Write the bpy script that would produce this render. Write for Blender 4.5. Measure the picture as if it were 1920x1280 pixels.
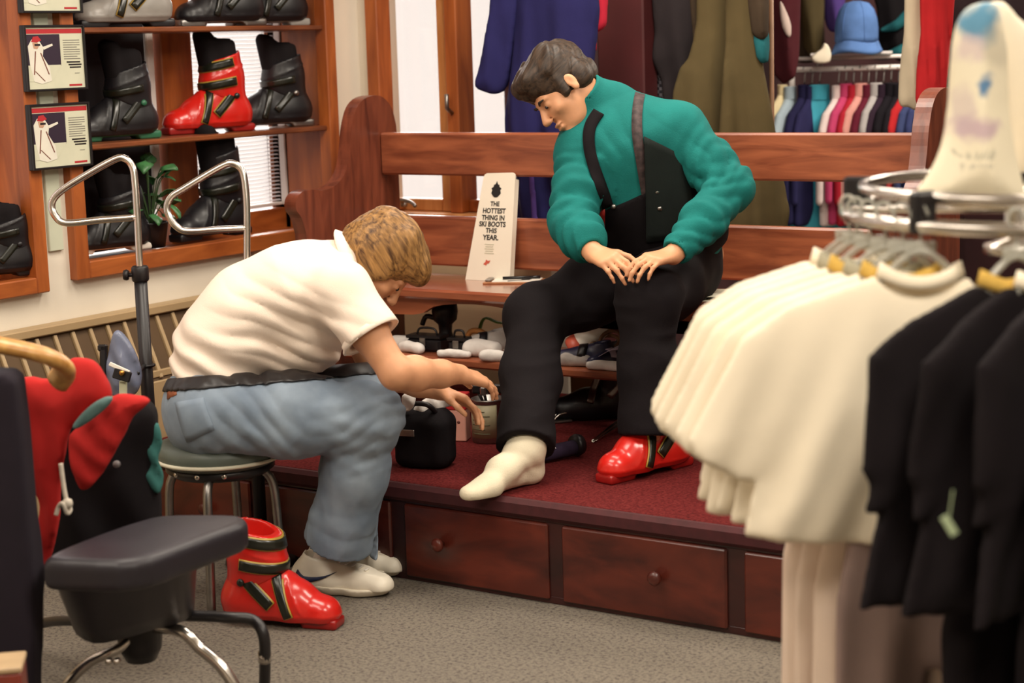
import bpy, bmesh, math, random, time
import numpy as np
from mathutils import Vector, Matrix
from mathutils.bvhtree import BVHTree
T0 = time.time()
random.seed(7); RNG = np.random.default_rng(11)
for _o in list(bpy.data.objects): bpy.data.objects.remove(_o)
SC = bpy.context.scene
COL = SC.collection
PI = math.pi
V = lambda *a: np.array(a, dtype=float)
def nrm(a):
    a = np.asarray(a, float); return a / (np.linalg.norm(a) + 1e-12)

# ------------------------------------------------------------------ camera
F_PX, CAM_H = 3400.0, 1.5
YAW, PITCH, ROLL = math.radians(33.8), math.radians(9.2), math.radians(1.75)
_v0 = V(-math.sin(YAW), math.cos(YAW), 0)
VIEW = _v0 * math.cos(PITCH) - V(0, 0, 1) * math.sin(PITCH)
_r = nrm(np.cross(VIEW, V(0, 0, 1))); _u = np.cross(_r, VIEW)
CR = math.cos(ROLL) * _r - math.sin(ROLL) * _u
CU = math.sin(ROLL) * _r + math.cos(ROLL) * _u
CC = V(0, 0, CAM_H)
def P(x, y, D):                      # the place D metres deep that the photograph shows at (x, y)
    return CC + (VIEW + CR * ((x - 960) / F_PX) + CU * ((640 - y) / F_PX)) * D
def Pz(x, y, z):
    d = P(x, y, 1.0) - CC; return CC + d * ((z - CAM_H) / d[2])
def Py(x, y, Y):
    d = P(x, y, 1.0) - CC; return CC + d * (Y / d[1])
def Px(x, y, X):
    d = P(x, y, 1.0) - CC; return CC + d * (X / d[0])
cam_d = bpy.data.cameras.new('camera')
cam = bpy.data.objects.new('camera', cam_d); COL.objects.link(cam)
cam_d.sensor_width = 36; cam_d.sensor_fit = 'HORIZONTAL'; cam_d.lens = F_PX / 1920 * 36
cam_d.clip_start = 0.05; cam_d.clip_end = 100
m = Matrix.Identity(4)
for i in range(3):
    m[i][0], m[i][1], m[i][2], m[i][3] = CR[i], CU[i], -VIEW[i], CC[i]
cam.matrix_world = m
cam_d.dof.use_dof = True; cam_d.dof.focus_distance = 5.3; cam_d.dof.aperture_fstop = 2.8
SC.camera = cam
# ------------------------------------------------------------------ world, exposure, lamps
vs = SC.view_settings
vs.view_transform = 'Standard'; vs.look = 'None'; vs.gamma = 1.0; vs.exposure = 0.22; vs.use_curve_mapping = False
w = bpy.data.worlds.new('overcast_sky'); SC.world = w; w.use_nodes = True
bg = w.node_tree.nodes['Background']; bg.inputs[0].default_value = (1.0, 0.88, 0.80, 1); bg.inputs[1].default_value = 0.92
def area(name, loc, sx, sy, power, color=(1, 0.86, 0.70), target=None):
    d = bpy.data.lights.new(name, 'AREA'); d.shape = 'RECTANGLE'; d.size = sx; d.size_y = sy
    d.energy = power; d.color = color
    o = bpy.data.objects.new(name, d); COL.objects.link(o); o.location = loc
    if target is not None:
        o.rotation_euler = (Vector(target) - Vector(loc)).to_track_quat('-Z', 'Y').to_euler()
    return o
CEIL = 2.75
LAMP = (1.0, 0.90, 0.77)
for lx, ly, pw in ((-2.9, 3.1, 30), (-0.8, 3.9, 44), (-0.2, 1.7, 56), (-2.4, 0.9, 26), (-3.3, 1.6, 22), (-2.7, 4.7, 34), (-1.7, 6.8, 60), (-2.4, 8.8, 30)):
    area('ceiling_lamp', (lx, ly, CEIL - .03), 1.2, .6, pw, LAMP)
# ------------------------------------------------------------------ materials
def srgb(r, g, b):
    f = lambda c: (c / 255 / 12.92) if c <= 10.3 else ((c / 255 + .055) / 1.055) ** 2.4
    return (f(r), f(g), f(b), 1)
_M = {}
def new_mat(name):
    m = bpy.data.materials.new(name); m.use_nodes = True
    nt = m.node_tree; return m, nt, nt.nodes['Principled BSDF']
def noise_color(nt, b, c1, c2, scale, stretch=(1, 1, 1), detail=3, lo=.35, hi=.65, distort=0, coord='Object'):
    tc = nt.nodes.new('ShaderNodeTexCoord'); mp = nt.nodes.new('ShaderNodeMapping')
    mp.inputs['Scale'].default_value = stretch
    n = nt.nodes.new('ShaderNodeTexNoise'); n.inputs['Scale'].default_value = scale; n.inputs['Detail'].default_value = detail
    n.inputs['Distortion'].default_value = distort
    r = nt.nodes.new('ShaderNodeValToRGB'); r.color_ramp.elements[0].position = lo; r.color_ramp.elements[1].position = hi
    r.color_ramp.elements[0].color = c1; r.color_ramp.elements[1].color = c2
    nt.links.new(tc.outputs[coord], mp.inputs[0]); nt.links.new(mp.outputs[0], n.inputs['Vector'])
    nt.links.new(n.outputs['Fac'], r.inputs[0]); nt.links.new(r.outputs[0], b.inputs['Base Color'])
    return mp, n
def bump(nt, b, src, strength, dist=.002):
    bp = nt.nodes.new('ShaderNodeBump'); bp.inputs['Strength'].default_value = strength; bp.inputs['Distance'].default_value = dist
    nt.links.new(src, bp.inputs['Height']); nt.links.new(bp.outputs[0], b.inputs['Normal'])
def sc4(c, k): return (c[0] * k, c[1] * k, c[2] * k, 1)
def mat(name, rgb, rough=.6, var=.08, scale=18, metal=0, stretch=(1, 1, 1), bmp=0, bscale=300, coat=0, spec=.5, sheen=0):
    if name in _M: return _M[name]
    m, nt, b = new_mat(name); c = srgb(*rgb)
    b.inputs['Roughness'].default_value = rough; b.inputs['Metallic'].default_value = metal
    b.inputs['Specular IOR Level'].default_value = spec
    if coat: b.inputs['Coat Weight'].default_value = coat; b.inputs['Coat Roughness'].default_value = .15
    if sheen: b.inputs['Sheen Weight'].default_value = sheen
    mp, n = noise_color(nt, b, sc4(c, 1 - var), sc4(c, 1 + var), scale, stretch)
    if bmp:
        n2 = nt.nodes.new('ShaderNodeTexNoise'); n2.inputs['Scale'].default_value = bscale; n2.inputs['Detail'].default_value = 2
        nt.links.new(mp.outputs[0], n2.inputs['Vector']); bump(nt, b, n2.outputs['Fac'], bmp)
    _M[name] = m; return m
def wood(name, dark, light, stretch, scale=6, rough=.38, coat=.25):
    if name in _M: return _M[name]
    m, nt, b = new_mat(name)
    mp, n = noise_color(nt, b, srgb(*dark), srgb(*light), scale, stretch, detail=6, lo=.32, hi=.68, distort=.6)
    b.inputs['Roughness'].default_value = rough; b.inputs['Coat Weight'].default_value = coat; b.inputs['Coat Roughness'].default_value = .25
    bump(nt, b, n.outputs['Fac'], .15, .001)
    _M[name] = m; return m
def fabric(name, rgb, var=.1, scale=9, rough=.9, bmp=.25, bscale=420):
    return mat(name, rgb, rough, var, scale, 0, (1, 1, 1), bmp, bscale, 0, .2, 0)
def emit(name, rgb, s):
    m, nt, b = new_mat(name); b.inputs['Emission Color'].default_value = srgb(*rgb); b.inputs['Emission Strength'].default_value = s; return m
def carpet(name, cols, scale, bmp=.6):
    m, nt, b = new_mat(name)
    tc = nt.nodes.new('ShaderNodeTexCoord')
    n = nt.nodes.new('ShaderNodeTexNoise'); n.inputs['Scale'].default_value = scale; n.inputs['Detail'].default_value = 4; n.inputs['Roughness'].default_value = .7
    n2 = nt.nodes.new('ShaderNodeTexNoise'); n2.inputs['Scale'].default_value = 2.2; n2.inputs['Detail'].default_value = 2
    r = nt.nodes.new('ShaderNodeValToRGB'); cr = r.color_ramp
    for k, (p_, c_) in enumerate(cols):
        e = cr.elements[k] if k < 2 else cr.elements.new(p_)
        e.position = p_; e.color = srgb(*c_)
    mx = nt.nodes.new('ShaderNodeMix'); mx.data_type = 'RGBA'; mx.blend_type = 'MULTIPLY'; mx.inputs[0].default_value = .5
    r2 = nt.nodes.new('ShaderNodeValToRGB'); r2.color_ramp.elements[0].position = .3; r2.color_ramp.elements[1].position = .7
    r2.color_ramp.elements[0].color = (.62, .62, .64, 1); r2.color_ramp.elements[1].color = (1, 1, 1, 1)
    for q in (n, n2): nt.links.new(tc.outputs['Object'], q.inputs['Vector'])
    nt.links.new(n.outputs['Fac'], r.inputs[0]); nt.links.new(n2.outputs['Fac'], r2.inputs[0])
    nt.links.new(r.outputs[0], mx.inputs[6]); nt.links.new(r2.outputs[0], mx.inputs[7]); nt.links.new(mx.outputs[2], b.inputs['Base Color'])
    b.inputs['Roughness'].default_value = .95; b.inputs['Specular IOR Level'].default_value = .1
    bump(nt, b, n.outputs['Fac'], bmp, .004); return m
def glass_mat():
    m, nt, b = new_mat('window_glass'); nt.nodes.remove(b)
    out = nt.nodes['Material Output']; tr = nt.nodes.new('ShaderNodeBsdfTransparent'); gl = nt.nodes.new('ShaderNodeBsdfGlossy')
    gl.inputs['Roughness'].default_value = .02; mx = nt.nodes.new('ShaderNodeMixShader'); mx.inputs[0].default_value = .05
    nt.links.new(tr.outputs[0], mx.inputs[1]); nt.links.new(gl.outputs[0], mx.inputs[2]); nt.links.new(mx.outputs[0], out.inputs[0]); return m
def clear_plastic(name, rgb, alpha=.5, rough=.15):
    if name in _M: return _M[name]
    m, nt, b = new_mat(name); c = srgb(*rgb)
    noise_color(nt, b, sc4(c, .9), sc4(c, 1.1), 20)
    b.inputs['Roughness'].default_value = rough; b.inputs['Alpha'].default_value = alpha
    _M[name] = m; return m
def jeans_mat():
    m, nt, b = new_mat('washed_denim')
    tc = nt.nodes.new('ShaderNodeTexCoord'); n = nt.nodes.new('ShaderNodeTexNoise'); n.inputs['Scale'].default_value = 7; n.inputs['Detail'].default_value = 4
    r = nt.nodes.new('ShaderNodeValToRGB'); r.color_ramp.elements[0].position = .33; r.color_ramp.elements[1].position = .66
    r.color_ramp.elements[0].color = srgb(112, 126, 142); r.color_ramp.elements[1].color = srgb(144, 158, 172)
    wv = nt.nodes.new('ShaderNodeTexNoise'); wv.inputs['Scale'].default_value = 700
    nt.links.new(tc.outputs['Object'], n.inputs['Vector']); nt.links.new(tc.outputs['Object'], wv.inputs['Vector'])
    nt.links.new(n.outputs['Fac'], r.inputs[0]); nt.links.new(r.outputs[0], b.inputs['Base Color'])
    b.inputs['Roughness'].default_value = .9; b.inputs['Specular IOR Level'].default_value = .15
    bump(nt, b, wv.outputs['Fac'], .3, .001); return m
def hair_mat(name, dark, light):
    """for hair meshes in head coordinates: strands run forward and down"""
    m, nt, b = new_mat(name)
    mp, n = noise_color(nt, b, srgb(*dark), srgb(*light), 18, (.7, 8, 6), detail=8, lo=.30, hi=.74, distort=.5)
    mp.inputs['Rotation'].default_value = (0, math.radians(40), 0)
    b.inputs['Roughness'].default_value = .5; b.inputs['Specular IOR Level'].default_value = .3
    bump(nt, b, n.outputs['Fac'], .35, .003); return m
def hair_obj(mesh, c, R, mt, par):
    """mesh in world space; stored in head axes so that the strands follow the head"""
    mi = np.linalg.inv(_MW[par.name]); v = (np.asarray(mesh[0]) - c) @ R
    o = obj('hair', (v, mesh[1]), mt, par); M_ = np.eye(4); M_[:3, :3] = R; M_[:3, 3] = c; o.matrix_local = Matrix((mi @ M_).tolist()); return o
def strands(p, c, R, f1=90, f2=26):
    q = (p - c) @ R; a = math.radians(40); s_ = q[:, 0] * math.cos(a) - q[:, 2] * math.sin(a); t_ = q[:, 0] * math.sin(a) + q[:, 2] * math.cos(a)
    k = np.stack([s_ * 9, t_ * f1, q[:, 1] * f1], 1); k2 = np.stack([s_ * 12, t_ * f2, q[:, 1] * f2], 1)
    return .0030 * vnoise(k, 1.0) * 2 + .0050 * vnoise(k2 + 7, 1.0) * 2

# ------------------------------------------------------------------ objects
_MW = {}                                  # world matrix of each thing's Empty (numpy 4x4)
def setp(o, label=None, cat=None, group=None, kind=None):
    if label: o['label'] = label
    if cat: o['category'] = cat
    if group: o['group'] = group
    if kind: o['kind'] = kind
    return o
def thing(name, label, cat, loc=(0, 0, 0), rz=0, group=None, rot=None):
    o = bpy.data.objects.new(name, None); COL.objects.link(o); o.empty_display_size = .05
    o.location = loc; o.rotation_euler = rot if rot is not None else (0, 0, rz)
    mw = Matrix.LocRotScale(Vector(loc), o.rotation_euler, None)
    _MW[o.name] = np.array(mw)
    return setp(o, label, cat, group)
def raw_mesh(name, verts, faces, smooth=True):
    me = bpy.data.meshes.new(name)
    verts = np.asarray(verts, np.float32)
    if isinstance(faces, np.ndarray):
        nf, k = faces.shape
        me.vertices.add(len(verts)); me.vertices.foreach_set('co', verts.ravel())
        me.loops.add(nf * k); me.loops.foreach_set('vertex_index', faces.astype(np.int32).ravel())
        me.polygons.add(nf); me.polygons.foreach_set('loop_start', np.arange(0, nf * k, k, dtype=np.int32))
        me.update(calc_edges=True)
    else:
        me.from_pydata([tuple(map(float, v)) for v in verts], [], faces); me.update()
    me.polygons.foreach_set('use_smooth', np.full(len(me.polygons), bool(smooth)))
    return me
def obj(name, mesh, mt, parent=None, world=False, auto=False):
    """mesh: (verts, faces) or MB. world=True: verts are in world space, moved into the parent's space."""
    smooth = True
    if isinstance(mesh, MB): smooth = mesh.smooth; mesh = (np.array(mesh.v, float), mesh.f)
    v, f = mesh
    v = np.asarray(v, float)
    if parent is not None and world:
        root = parent
        while root.parent is not None: root = root.parent
        mi = np.linalg.inv(_MW[root.name]); v = v @ mi[:3, :3].T + mi[:3, 3]
    me = raw_mesh(name, v, f, smooth)
    if smooth and auto:
        me.shade_flat() if False else None
    me.materials.append(mt)
    o = bpy.data.objects.new(name, me); COL.objects.link(o)
    if parent is not None: o.parent = parent
    return o
def solo(name, mesh, mt, label, cat, loc=(0, 0, 0), rz=0, group=None, rot=None):
    o = obj(name, mesh, mt); o.location = loc; o.rotation_euler = rot if rot is not None else (0, 0, rz)
    _MW[o.name] = np.array(Matrix.LocRotScale(Vector(loc), o.rotation_euler, None))
    return setp(o, label, cat, group)
def world_thing(name, mesh, mt, label, cat, group=None):
    """one-mesh thing given in world space: origin put at its base centre"""
    if isinstance(mesh, MB): sm = mesh.smooth; mesh = (np.array(mesh.v, float), mesh.f)
    else: sm = True
    v = np.asarray(mesh[0], float); c = (v.min(0) + v.max(0)) / 2; c[2] = v[:, 2].min()
    me = raw_mesh(name, v - c, mesh[1], sm); me.materials.append(mt)
    o = bpy.data.objects.new(name, me); COL.objects.link(o); o.location = c
    m = np.eye(4); m[:3, 3] = c; _MW[o.name] = m
    return setp(o, label, cat, group)
def struct(name, mesh, mt, parent=None):
    o = obj(name, mesh, mt, parent)
    if parent is None:
        o['kind'] = 'structure'; _MW[o.name] = np.eye(4)
    return o
def copy_tree(o, parent=None):
    c = o.copy(); COL.objects.link(c)
    if parent is not None: c.parent = parent
    for ch in list(o.children): copy_tree(ch, c)
    return c
def rotz(a):
    c, s = math.cos(a), math.sin(a); return np.array([[c, -s, 0], [s, c, 0], [0, 0, 1.]])
def frame(xdir, zdir):
    x = nrm(xdir); z = np.asarray(zdir, float); z = nrm(z - x * z.dot(x)); return np.stack([x, np.cross(z, x), z], 1)

class MB:
    def __init__(s, smooth=False): s.v = []; s.f = []; s.smooth = smooth
    def add(s, v, f, R=None, t=None):
        v = np.asarray(v, float)
        if R is not None: v = v @ np.asarray(R).T
        if t is not None: v = v + np.asarray(t)
        n = len(s.v); s.v.extend(v.tolist()); s.f.extend([tuple(i + n for i in q) for q in f]); return s
    def box(s, c, size, R=None, ch=.003):
        h = np.asarray(size, float) / 2; ch = min(ch, h.min() * .45)
        vs = []; idx = {}
        for sx in (-1, 1):
            for sy in (-1, 1):
                for sz in (-1, 1):
                    for ax in range(3):
                        p = h - ch; p[ax] = h[ax]
                        idx[(sx, sy, sz, ax)] = len(vs); vs.append(p * (sx, sy, sz))
        fs = []
        def q(*k): return [idx[i] for i in k]
        for sgn in (-1, 1):
            fx = q((sgn, -1, -1, 0), (sgn, 1, -1, 0), (sgn, 1, 1, 0), (sgn, -1, 1, 0)); fs.append(fx if sgn > 0 else fx[::-1])
            fy = q((-1, sgn, -1, 1), (-1, sgn, 1, 1), (1, sgn, 1, 1), (1, sgn, -1, 1)); fs.append(fy if sgn > 0 else fy[::-1])
            fz = q((-1, -1, sgn, 2), (1, -1, sgn, 2), (1, 1, sgn, 2), (-1, 1, sgn, 2)); fs.append(fz if sgn > 0 else fz[::-1])
        def fix(face):
            p = np.array([vs[i] for i in face]); n = np.cross(p[1] - p[0], p[2] - p[0])
            return face if n.dot(p.mean(0)) > 0 else face[::-1]
        for a in range(3):
            b, c_ = [i for i in range(3) if i != a]
            for s1 in (-1, 1):
                for s2 in (-1, 1):
                    def k(sa, ax):
                        t = [0, 0, 0]; t[a] = sa; t[b] = s1; t[c_] = s2; return (*t, ax)
                    fs.append(fix(q(k(-1, b), k(1, b), k(1, c_), k(-1, c_))))
        for sx in (-1, 1):
            for sy in (-1, 1):
                for sz in (-1, 1): fs.append(fix(q((sx, sy, sz, 0), (sx, sy, sz, 1), (sx, sy, sz, 2))))
        return s.add(vs, fs, R, c)
    def span(s, lo, hi, ch=.003):
        lo = np.asarray(lo, float); hi = np.asarray(hi, float); return s.box((lo + hi) / 2, hi - lo, None, ch)
    def tube(s, pts, r, n=10, closed=False, flat=None):
        pts = np.asarray(pts, float); m_ = len(pts)
        rr = np.full(m_, r, float) if np.isscalar(r) else np.asarray(r, float)
        if closed: tg = np.roll(pts, -1, 0) - np.roll(pts, 1, 0)
        else: tg = np.gradient(pts, axis=0)
        tg /= np.linalg.norm(tg, axis=1, keepdims=True) + 1e-12
        up = V(0, 0, 1) if abs(tg[0][2]) < .9 else V(1, 0, 0)
        u = nrm(up - tg[0] * up.dot(tg[0])); vs = []
        for i in range(m_):
            u = nrm(u - tg[i] * u.dot(tg[i])); w_ = np.cross(tg[i], u)
            for k in range(n):
                a = 2 * PI * k / n; vs.append(pts[i] + rr[i] * (math.cos(a) * u * (flat or 1) + math.sin(a) * w_))
        fs = []
        for i in range(m_ if closed else m_ - 1):
            j = (i + 1) % m_
            for k in range(n):
                l = (k + 1) % n; fs.append((i * n + k, i * n + l, j * n + l, j * n + k))
        if not closed: fs.append(tuple(range(n))[::-1]); fs.append(tuple((m_ - 1) * n + k for k in range(n)))
        return s.add(vs, fs)
    def prism(s, outline, th, R=None, t=None, ch=0):
        """outline in local xy, extruded along +-z"""
        o = np.asarray(outline, float); n = len(o)
        A = sum(o[i][0] * o[(i + 1) % n][1] - o[(i + 1) % n][0] * o[i][1] for i in range(n))
        if A < 0: o = o[::-1]
        vs = [(x, y, -th / 2) for x, y in o] + [(x, y, th / 2) for x, y in o]
        fs = [tuple(range(n))[::-1], tuple(range(n, 2 * n))] + [(i, (i + 1) % n, (i + 1) % n + n, i + n) for i in range(n)]
        return s.add(vs, fs, R, t)
    def lathe(s, prof, c=(0, 0, 0), n=20, R=None):
        vs = []; fs = []; m_ = len(prof)
        for r, z in prof:
            for k in range(n): a = 2 * PI * k / n; vs.append((r * math.cos(a), r * math.sin(a), z))
        for i in range(m_ - 1):
            for k in range(n): l = (k + 1) % n; fs.append((i * n + k, i * n + l, (i + 1) * n + l, (i + 1) * n + k))
        fs.append(tuple(range(n))[::-1]); fs.append(tuple((m_ - 1) * n + k for k in range(n)))
        return s.add(vs, fs, R, c)
    def sheet(s, A, th=0):
        """grid of points (h,w,3) -> thick sheet"""
        A = np.asarray(A, float); h, w_ = A.shape[:2]
        du = np.gradient(A, axis=1); dv = np.gradient(A, axis=0); N = np.cross(du, dv); N /= np.linalg.norm(N, axis=2, keepdims=True) + 1e-12
        vs = np.concatenate([(A + N * th / 2).reshape(-1, 3), (A - N * th / 2).reshape(-1, 3)]); k = h * w_; fs = []
        for i in range(h - 1):
            for j in range(w_ - 1):
                a, b, c, d = i * w_ + j, i * w_ + j + 1, (i + 1) * w_ + j + 1, (i + 1) * w_ + j
                fs.append((a, b, c, d)); fs.append((d + k, c + k, b + k, a + k))
        bd = [(0, j) for j in range(w_)] + [(i, w_ - 1) for i in range(1, h)] + [(h - 1, j) for j in range(w_ - 2, -1, -1)] + [(i, 0) for i in range(h - 2, 0, -1)]
        for q in range(len(bd)):
            a = bd[q][0] * w_ + bd[q][1]; b = bd[(q + 1) % len(bd)]; b = b[0] * w_ + b[1]; fs.append((b, a, a + k, b + k))
        return s.add(vs, fs)

def smooth_path(pts, n=8, closed=False):
    p = np.asarray(pts, float); out = []; m_ = len(p)
    for i in range(m_ if closed else m_ - 1):
        if closed: a, b, c, d = p[(i - 1) % m_], p[i], p[(i + 1) % m_], p[(i + 2) % m_]
        else: a, b, c, d = p[max(i - 1, 0)], p[i], p[i + 1], p[min(i + 2, m_ - 1)]
        for k in range(n):
            t = k / n; out.append(.5 * ((2 * b) + (-a + c) * t + (2 * a - 5 * b + 4 * c - d) * t * t + (-a + 3 * b - 3 * c + d) * t ** 3))
    if not closed: out.append(p[-1])
    return np.array(out)

# ------------------------------------------------------------------ signed-distance modelling
_LAT = RNG.random((64, 64, 64)).astype(np.float32)
def vnoise(p, freq):
    q = np.asarray(p, np.float32) * np.asarray(freq, np.float32) + 100.0
    i = np.floor(q).astype(np.int64); f = q - i; f = f * f * (3 - 2 * f); i &= 63; j = (i + 1) & 63
    x0, y0, z0 = i[:, 0], i[:, 1], i[:, 2]; x1, y1, z1 = j[:, 0], j[:, 1], j[:, 2]
    fx, fy, fz = f[:, 0], f[:, 1], f[:, 2]; L = _LAT
    a = L[x0, y0, z0] * (1 - fx) + L[x1, y0, z0] * fx; b = L[x0, y1, z0] * (1 - fx) + L[x1, y1, z0] * fx
    c = L[x0, y0, z1] * (1 - fx) + L[x1, y0, z1] * fx; d = L[x0, y1, z1] * (1 - fx) + L[x1, y1, z1] * fx
    return (a * (1 - fy) + b * fy) * (1 - fz) + (c * (1 - fy) + d * fy) * fz - .5
class SDF:
    def __init__(s, lo, hi, h):
        s.h = h; s.lo = np.asarray(lo, float) - 3 * h; n = np.ceil((np.asarray(hi, float) + 3 * h - s.lo) / h).astype(int) + 1
        s.ax = [(s.lo[i] + np.arange(n[i]) * h).astype(np.float32) for i in range(3)]; s.d = np.full(n, 1.0, np.float32)
    def reg(s, lo, hi):
        sl = []
        for i in range(3):
            a = max(0, int((lo[i] - s.lo[i]) / s.h)); b = min(s.d.shape[i], int((hi[i] - s.lo[i]) / s.h) + 2); sl.append(slice(a, max(a, b)))
        return tuple(sl), s.ax[0][sl[0]][:, None, None], s.ax[1][sl[1]][None, :, None], s.ax[2][sl[2]][None, None, :]
    def join(s, sl, e, k, op='add'):
        d = s.d[sl]
        if e.size == 0: return
        if op == 'add':
            if k > 0: hh = np.maximum(k - np.abs(d - e), 0) / k; s.d[sl] = np.minimum(d, e) - hh * hh * k * .25
            else: s.d[sl] = np.minimum(d, e)
        else:
            e = -e
            if k > 0: hh = np.maximum(k - np.abs(d - e), 0) / k; s.d[sl] = np.maximum(d, e) + hh * hh * k * .25
            else: s.d[sl] = np.maximum(d, e)
    def cap(s, a, b, ra, rb=None, k=.02, op='add', w=None, fw=1.0):
        """round cone; stretched by fw along the direction w"""
        rb = ra if rb is None else rb; a = np.asarray(a, float); b = np.asarray(b, float)
        R_ = max(ra, rb) * max(1, fw) + 2 * k + 3 * s.h; lo = np.minimum(a, b) - R_; hi = np.maximum(a, b) + R_
        sl, X, Y, Z = s.reg(lo, hi)
        dx, dy, dz = X - a[0], Y - a[1], Z - a[2]; ba = b - a
        if w is not None:
            w = nrm(w); p = (dx * w[0] + dy * w[1] + dz * w[2]) * (1 - 1 / fw); dx = dx - p * w[0]; dy = dy - p * w[1]; dz = dz - p * w[2]
            ba = ba - w * ba.dot(w) * (1 - 1 / fw)
        t = np.clip((dx * ba[0] + dy * ba[1] + dz * ba[2]) / (ba.dot(ba) + 1e-12), 0, 1)
        e = np.sqrt((dx - t * ba[0]) ** 2 + (dy - t * ba[1]) ** 2 + (dz - t * ba[2]) ** 2) - (ra + (rb - ra) * t)
        s.join(sl, e.astype(np.float32), k, op); return s
    def chain(s, pts, rs, k=.02, w=None, fw=1.0, op='add'):
        for i in range(len(pts) - 1): s.cap(pts[i], pts[i + 1], rs[i], rs[i + 1], k, op, w, fw)
        return s
    def ell(s, c, r, R=None, k=.02, op='add'):
        c = np.asarray(c, float); r = np.asarray(r, float); m_ = r.max() + 2 * k + 3 * s.h
        sl, X, Y, Z = s.reg(c - m_, c + m_); dx, dy, dz = X - c[0], Y - c[1], Z - c[2]
        if R is None: R = np.eye(3)
        L = [dx * R[0, i] + dy * R[1, i] + dz * R[2, i] for i in range(3)]
        k0 = np.sqrt(sum((L[i] / r[i]) ** 2 for i in range(3))); k1 = np.sqrt(sum((L[i] / r[i] ** 2) ** 2 for i in range(3))) + 1e-9
        s.join(sl, (k0 * (k0 - 1) / k1).astype(np.float32), k, op); return s
    def box(s, c, half, R=None, rad=.01, k=.01, op='add'):
        c = np.asarray(c, float); half = np.asarray(half, float) - rad; m_ = np.linalg.norm(half) + rad + 2 * k + 3 * s.h
        sl, X, Y, Z = s.reg(c - m_, c + m_); dx, dy, dz = X - c[0], Y - c[1], Z - c[2]
        if R is None: R = np.eye(3)
        q = [np.abs(dx * R[0, i] + dy * R[1, i] + dz * R[2, i]) - half[i] for i in range(3)]
        e = np.sqrt(sum(np.maximum(a, 0) ** 2 for a in q)) + np.minimum(np.maximum(q[0], np.maximum(q[1], q[2])), 0) - rad
        s.join(sl, e.astype(np.float32), k, op); return s
    def plane(s, p, n):
        """removes the side n points to"""
        n = nrm(n); e = (s.ax[0][:, None, None] - p[0]) * n[0] + (s.ax[1][None, :, None] - p[1]) * n[1] + (s.ax[2][None, None, :] - p[2]) * n[2]
        s.d = np.maximum(s.d, e.astype(np.float32)); return s
    def cut(s, p, n, rad):
        """plane cut that only works within rad of p"""
        n = nrm(n); p = np.asarray(p, float); sl, X, Y, Z = s.reg(p - rad, p + rad)
        e = (X - p[0]) * n[0] + (Y - p[1]) * n[1] + (Z - p[2]) * n[2]
        near = (X - p[0]) ** 2 + (Y - p[1]) ** 2 + (Z - p[2]) ** 2 < rad ** 2
        s.d[sl] = np.where(near, np.maximum(s.d[sl], e), s.d[sl]).astype(np.float32); return s
    def disp(s, fn, m=.03):
        i = np.argwhere(np.abs(s.d) < m)
        if len(i):
            p = np.stack([s.ax[q][i[:, q]] for q in range(3)], 1); s.d[i[:, 0], i[:, 1], i[:, 2]] += fn(p).astype(np.float32)
        return s
    def mesh(s, relax=1):
        d = s.d; d[0] = d[-1] = 1; d[:, 0] = d[:, -1] = 1; d[:, :, 0] = d[:, :, -1] = 1
        n = d < 0; c = np.zeros([q - 1 for q in d.shape], np.int8); nx, ny, nz = c.shape
        O = [(a, b, e) for a in (0, 1) for b in (0, 1) for e in (0, 1)]
        for a, b, e in O: c += n[a:a + nx, b:b + ny, e:e + nz]
        act = (c > 0) & (c < 8); ijk = np.argwhere(act); idx = np.full(c.shape, -1, np.int32); idx[act] = np.arange(len(ijk))
        pos = np.zeros((len(ijk), 3), np.float32); cnt = np.zeros(len(ijk), np.float32)
        dv = {o_: d[ijk[:, 0] + o_[0], ijk[:, 1] + o_[1], ijk[:, 2] + o_[2]] for o_ in O}
        for a in O:
            for axx in range(3):
                if a[axx] == 0:
                    b = list(a); b[axx] = 1; b = tuple(b); da, db = dv[a], dv[b]; cr = (da < 0) != (db < 0)
                    t = np.where(cr, da / np.where(cr, da - db, 1), 0); q = np.array(a, np.float32)[None] + np.zeros((len(ijk), 1), np.float32); q[:, axx] += t
                    pos += q * cr[:, None]; cnt += cr
        v = s.lo + (ijk + pos / cnt[:, None]) * s.h; fs = []
        for axx in range(3):
            u, w_ = (axx + 1) % 3, (axx + 2) % 3
            A = [slice(None)] * 3; A[axx] = slice(0, -1); B = [slice(None)] * 3; B[axx] = slice(1, None)
            e = np.argwhere(n[tuple(A)] != n[tuple(B)])
            if not len(e): continue
            flip = n[tuple(A)][e[:, 0], e[:, 1], e[:, 2]]
            def cell(du, dw):
                q = e.copy(); q[:, u] += du; q[:, w_] += dw; return idx[q[:, 0], q[:, 1], q[:, 2]]
            Q = np.stack([cell(-1, -1), cell(0, -1), cell(0, 0), cell(-1, 0)], 1); Q = np.where(flip[:, None], Q, Q[:, ::-1]); fs.append(Q)
        F = np.concatenate(fs); F = F[(F >= 0).all(1)]
        for _ in range(relax):
            acc = np.zeros_like(v); cn = np.zeros(len(v))
            for a in range(4):
                b = (a + 1) % 4; np.add.at(acc, F[:, a], v[F[:, b]]); np.add.at(cn, F[:, a], 1); np.add.at(acc, F[:, b], v[F[:, a]]); np.add.at(cn, F[:, b], 1)
            v = v * .5 + .5 * acc / np.maximum(cn, 1)[:, None]
        return v, F
    def copy(s):
        o = SDF.__new__(SDF); o.h = s.h; o.lo = s.lo; o.ax = s.ax; o.d = s.d.copy(); return o
def bvh_of(mesh): return BVHTree.FromPolygons([tuple(v) for v in mesh[0].tolist()], [tuple(q) for q in mesh[1].tolist()])
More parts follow.
